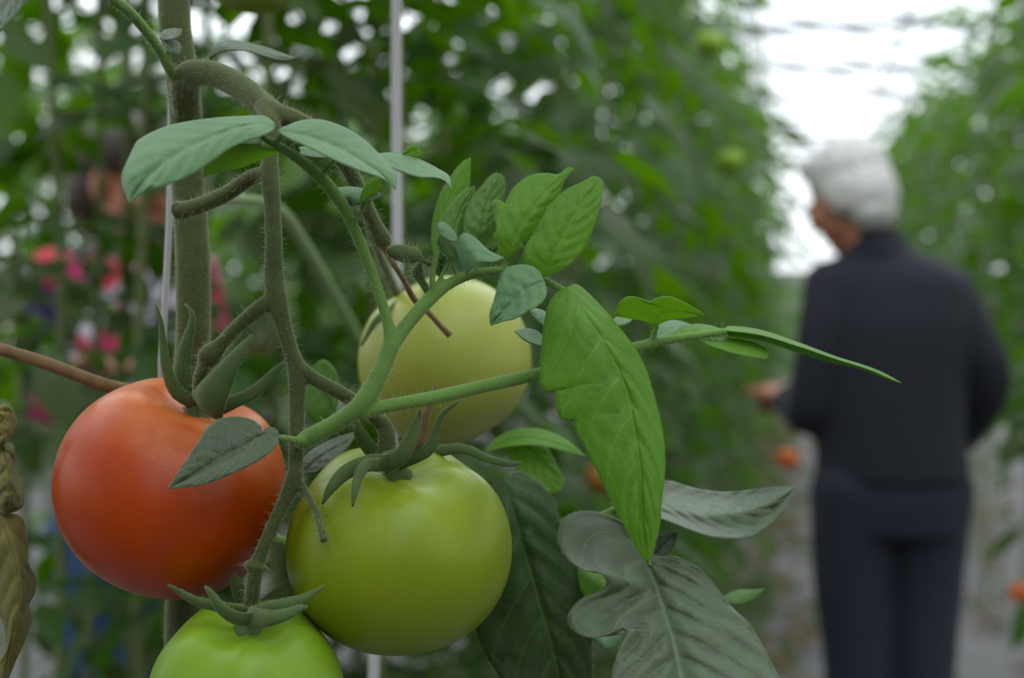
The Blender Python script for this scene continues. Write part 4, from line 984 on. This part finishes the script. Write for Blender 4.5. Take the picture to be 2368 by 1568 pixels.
for lg in (legL, legR): limb(bm, [lg[0], lg[1], lg[2], lg[3], lg[4] + Vector((0, 0, .0))], [.1, .086, .074, .070, .066])
obj('jeans', fuse(bm, .010, 4), M['denim'], man)
for lg in (legL, legR):
    bm = bmesh.new(); a = lg[-1]; 
    loft(bm, [(a + front * -.06 + Vector((0, 0, -.045)), side * .03, Vector((0, 0, .04))), (a + front * .0 + Vector((0, 0, -.035)), side * .042, Vector((0, 0, .055))), (a + front * .1 + Vector((0, 0, -.055)), side * .048, Vector((0, 0, .033))), (a + front * .19 + Vector((0, 0, -.07)), side * .03, Vector((0, 0, .018)))], 16)
    obj('shoe', bm, M['shoe'], man)
bm = bmesh.new()
for x, y, z, a, b, c_ in ((0, -.024, .048, .088, .098, .088), (0, -.056, -.012, .076, .066, .085), (0, .035, .092, .066, .056, .036), (0, -.058, -.065, .060, .048, .045),
                          (-.062, -.03, .0, .024, .05, .06), (.062, -.03, .0, .024, .05, .06)):
    ell(bm, q(x, y, z), (a, b, c_), R)
me = fuse(bm, .006, 3)
for v in me.vertices: v.co += (v.co - hc).normalized() * .004 * noise.noise(v.co * 70)
hr = obj('hair', me, M['hair_grey'], man); hr['label'] = 'short white-grey hair'

# ---- the visitor behind the vines at the left
DM = 2.7; m = lambda px: px * .75 * DM / FPX
base = P(300, 2000, DM); base.z = 0
wom = empty('person', base, 'person in pink and purple flowered top half hidden behind the vines', 'person')
side = (RGT * .75 + FWD * .66); side.z = 0; side.normalize(); front = side.cross(Vector((0, 0, 1)))
if front.dot(FWD) > 0: front = -front
V = lambda px, py, dd=0: P(300 + (px - 245) * .75, 620 + (py - 620) * .87, DM + dd)
T2 = [(236, 508, 52, .055), (236, 540, 80, .07), (236, 580, 190, .085), (236, 650, 250, .10), (238, 800, 235, .115), (240, 960, 200, .10), (242, 1150, 235, .12), (244, 1330, 262, .13)]
bm = bmesh.new()
def torso2(g): loft(bm, [(V(x, y), side * (m(hw) * .82 + g), front * (dp + g)) for x, y, hw, dp in T2])
torso2(-.012); limb(bm, [V(236, 600), V(238, 500), V(240, 440)], [.055, .05, .05])
hc = V(248, 385); q, R = head(bm, hc, front * .8 + RGT * .5 + Vector((0, 0, -.25)), Vector((0, 0, 1)), .96)
aL = [V(20, 640, -.05), V(-30, 800, -.05), V(-20, 960, -.08), V(60, 960, -.2), V(130, 900, -.28)]
aR = [V(430, 640, .1), V(480, 800, .1), V(470, 980, .02), V(400, 960, -.15), V(330, 900, -.24)]
ar2 = [.052, .047, .043, .038, .032]
for ar in (aL, aR):
    limb(bm, ar, [r * .85 for r in ar2]); hand(bm, ar[-1], ar[-1] - ar[-2], Vector((0, 0, -1)), .92, .5, 1)
f2 = lambda px, z: (lambda p_: Vector((p_.x, p_.y, z)))(V(px, 1400))
lgs = [[V(150, 1340), V(165, 1600), f2(170, .48), f2(172, .28), f2(172, .085)], [V(330, 1340), V(315, 1600), f2(310, .48), f2(308, .28), f2(308, .085)]]
for lg in lgs:
    limb(bm, lg, [.085, .07, .055, .05, .04]); limb(bm, [lg[-1] - Vector((0, 0, .04)), lg[-1] + front * .12 - Vector((0, 0, .055))], [.033, .026])
body = obj('body', fuse(bm, .0055, 3), M['skin'], wom)
for s in (-1, 1):
    bm = bmesh.new(); ell(bm, q(s * .032, .076, -.004), (.012, .010, .010), R); obj('eye', bm, M['eye'], body)
bm = bmesh.new(); torso2(0)
for ar in (aL, aR): limb(bm, ar[:4], ar2[:4])
obj('blouse', fuse(bm, .010, 4), M['floral'], wom)
bm = bmesh.new(); loft(bm, [(V(244, 1300), side * m(215), front * .128), (V(244, 1380), side * m(216), front * .13), (V(242, 1460), side * m(205), front * .12)])
for lg in lgs: limb(bm, lg, [.095, .08, .068, .064, .06])
obj('jeans', fuse(bm, .010, 4), M['blue_denim'], wom)
for lg in lgs:
    bm = bmesh.new(); a = lg[-1]
    loft(bm, [(a + front * -.06 + Vector((0, 0, -.04)), side * .03, Vector((0, 0, .04))), (a + Vector((0, 0, -.03)), side * .04, Vector((0, 0, .052))), (a + front * .1 + Vector((0, 0, -.05)), side * .044, Vector((0, 0, .033))), (a + front * .18 + Vector((0, 0, -.065)), side * .028, Vector((0, 0, .018)))], 16)
    obj('shoe', bm, M['shoe'], wom)
bm = bmesh.new()
for x, y, z, a, b, c_ in ((0, -.024, .048, .084, .096, .084), (0, -.06, -.03, .078, .06, .10), (0, .035, .09, .062, .054, .034)):
    ell(bm, q(x, y, z), (a, b, c_), R)
obj('hair', fuse(bm, .006, 3), M['hair_dark'], wom)
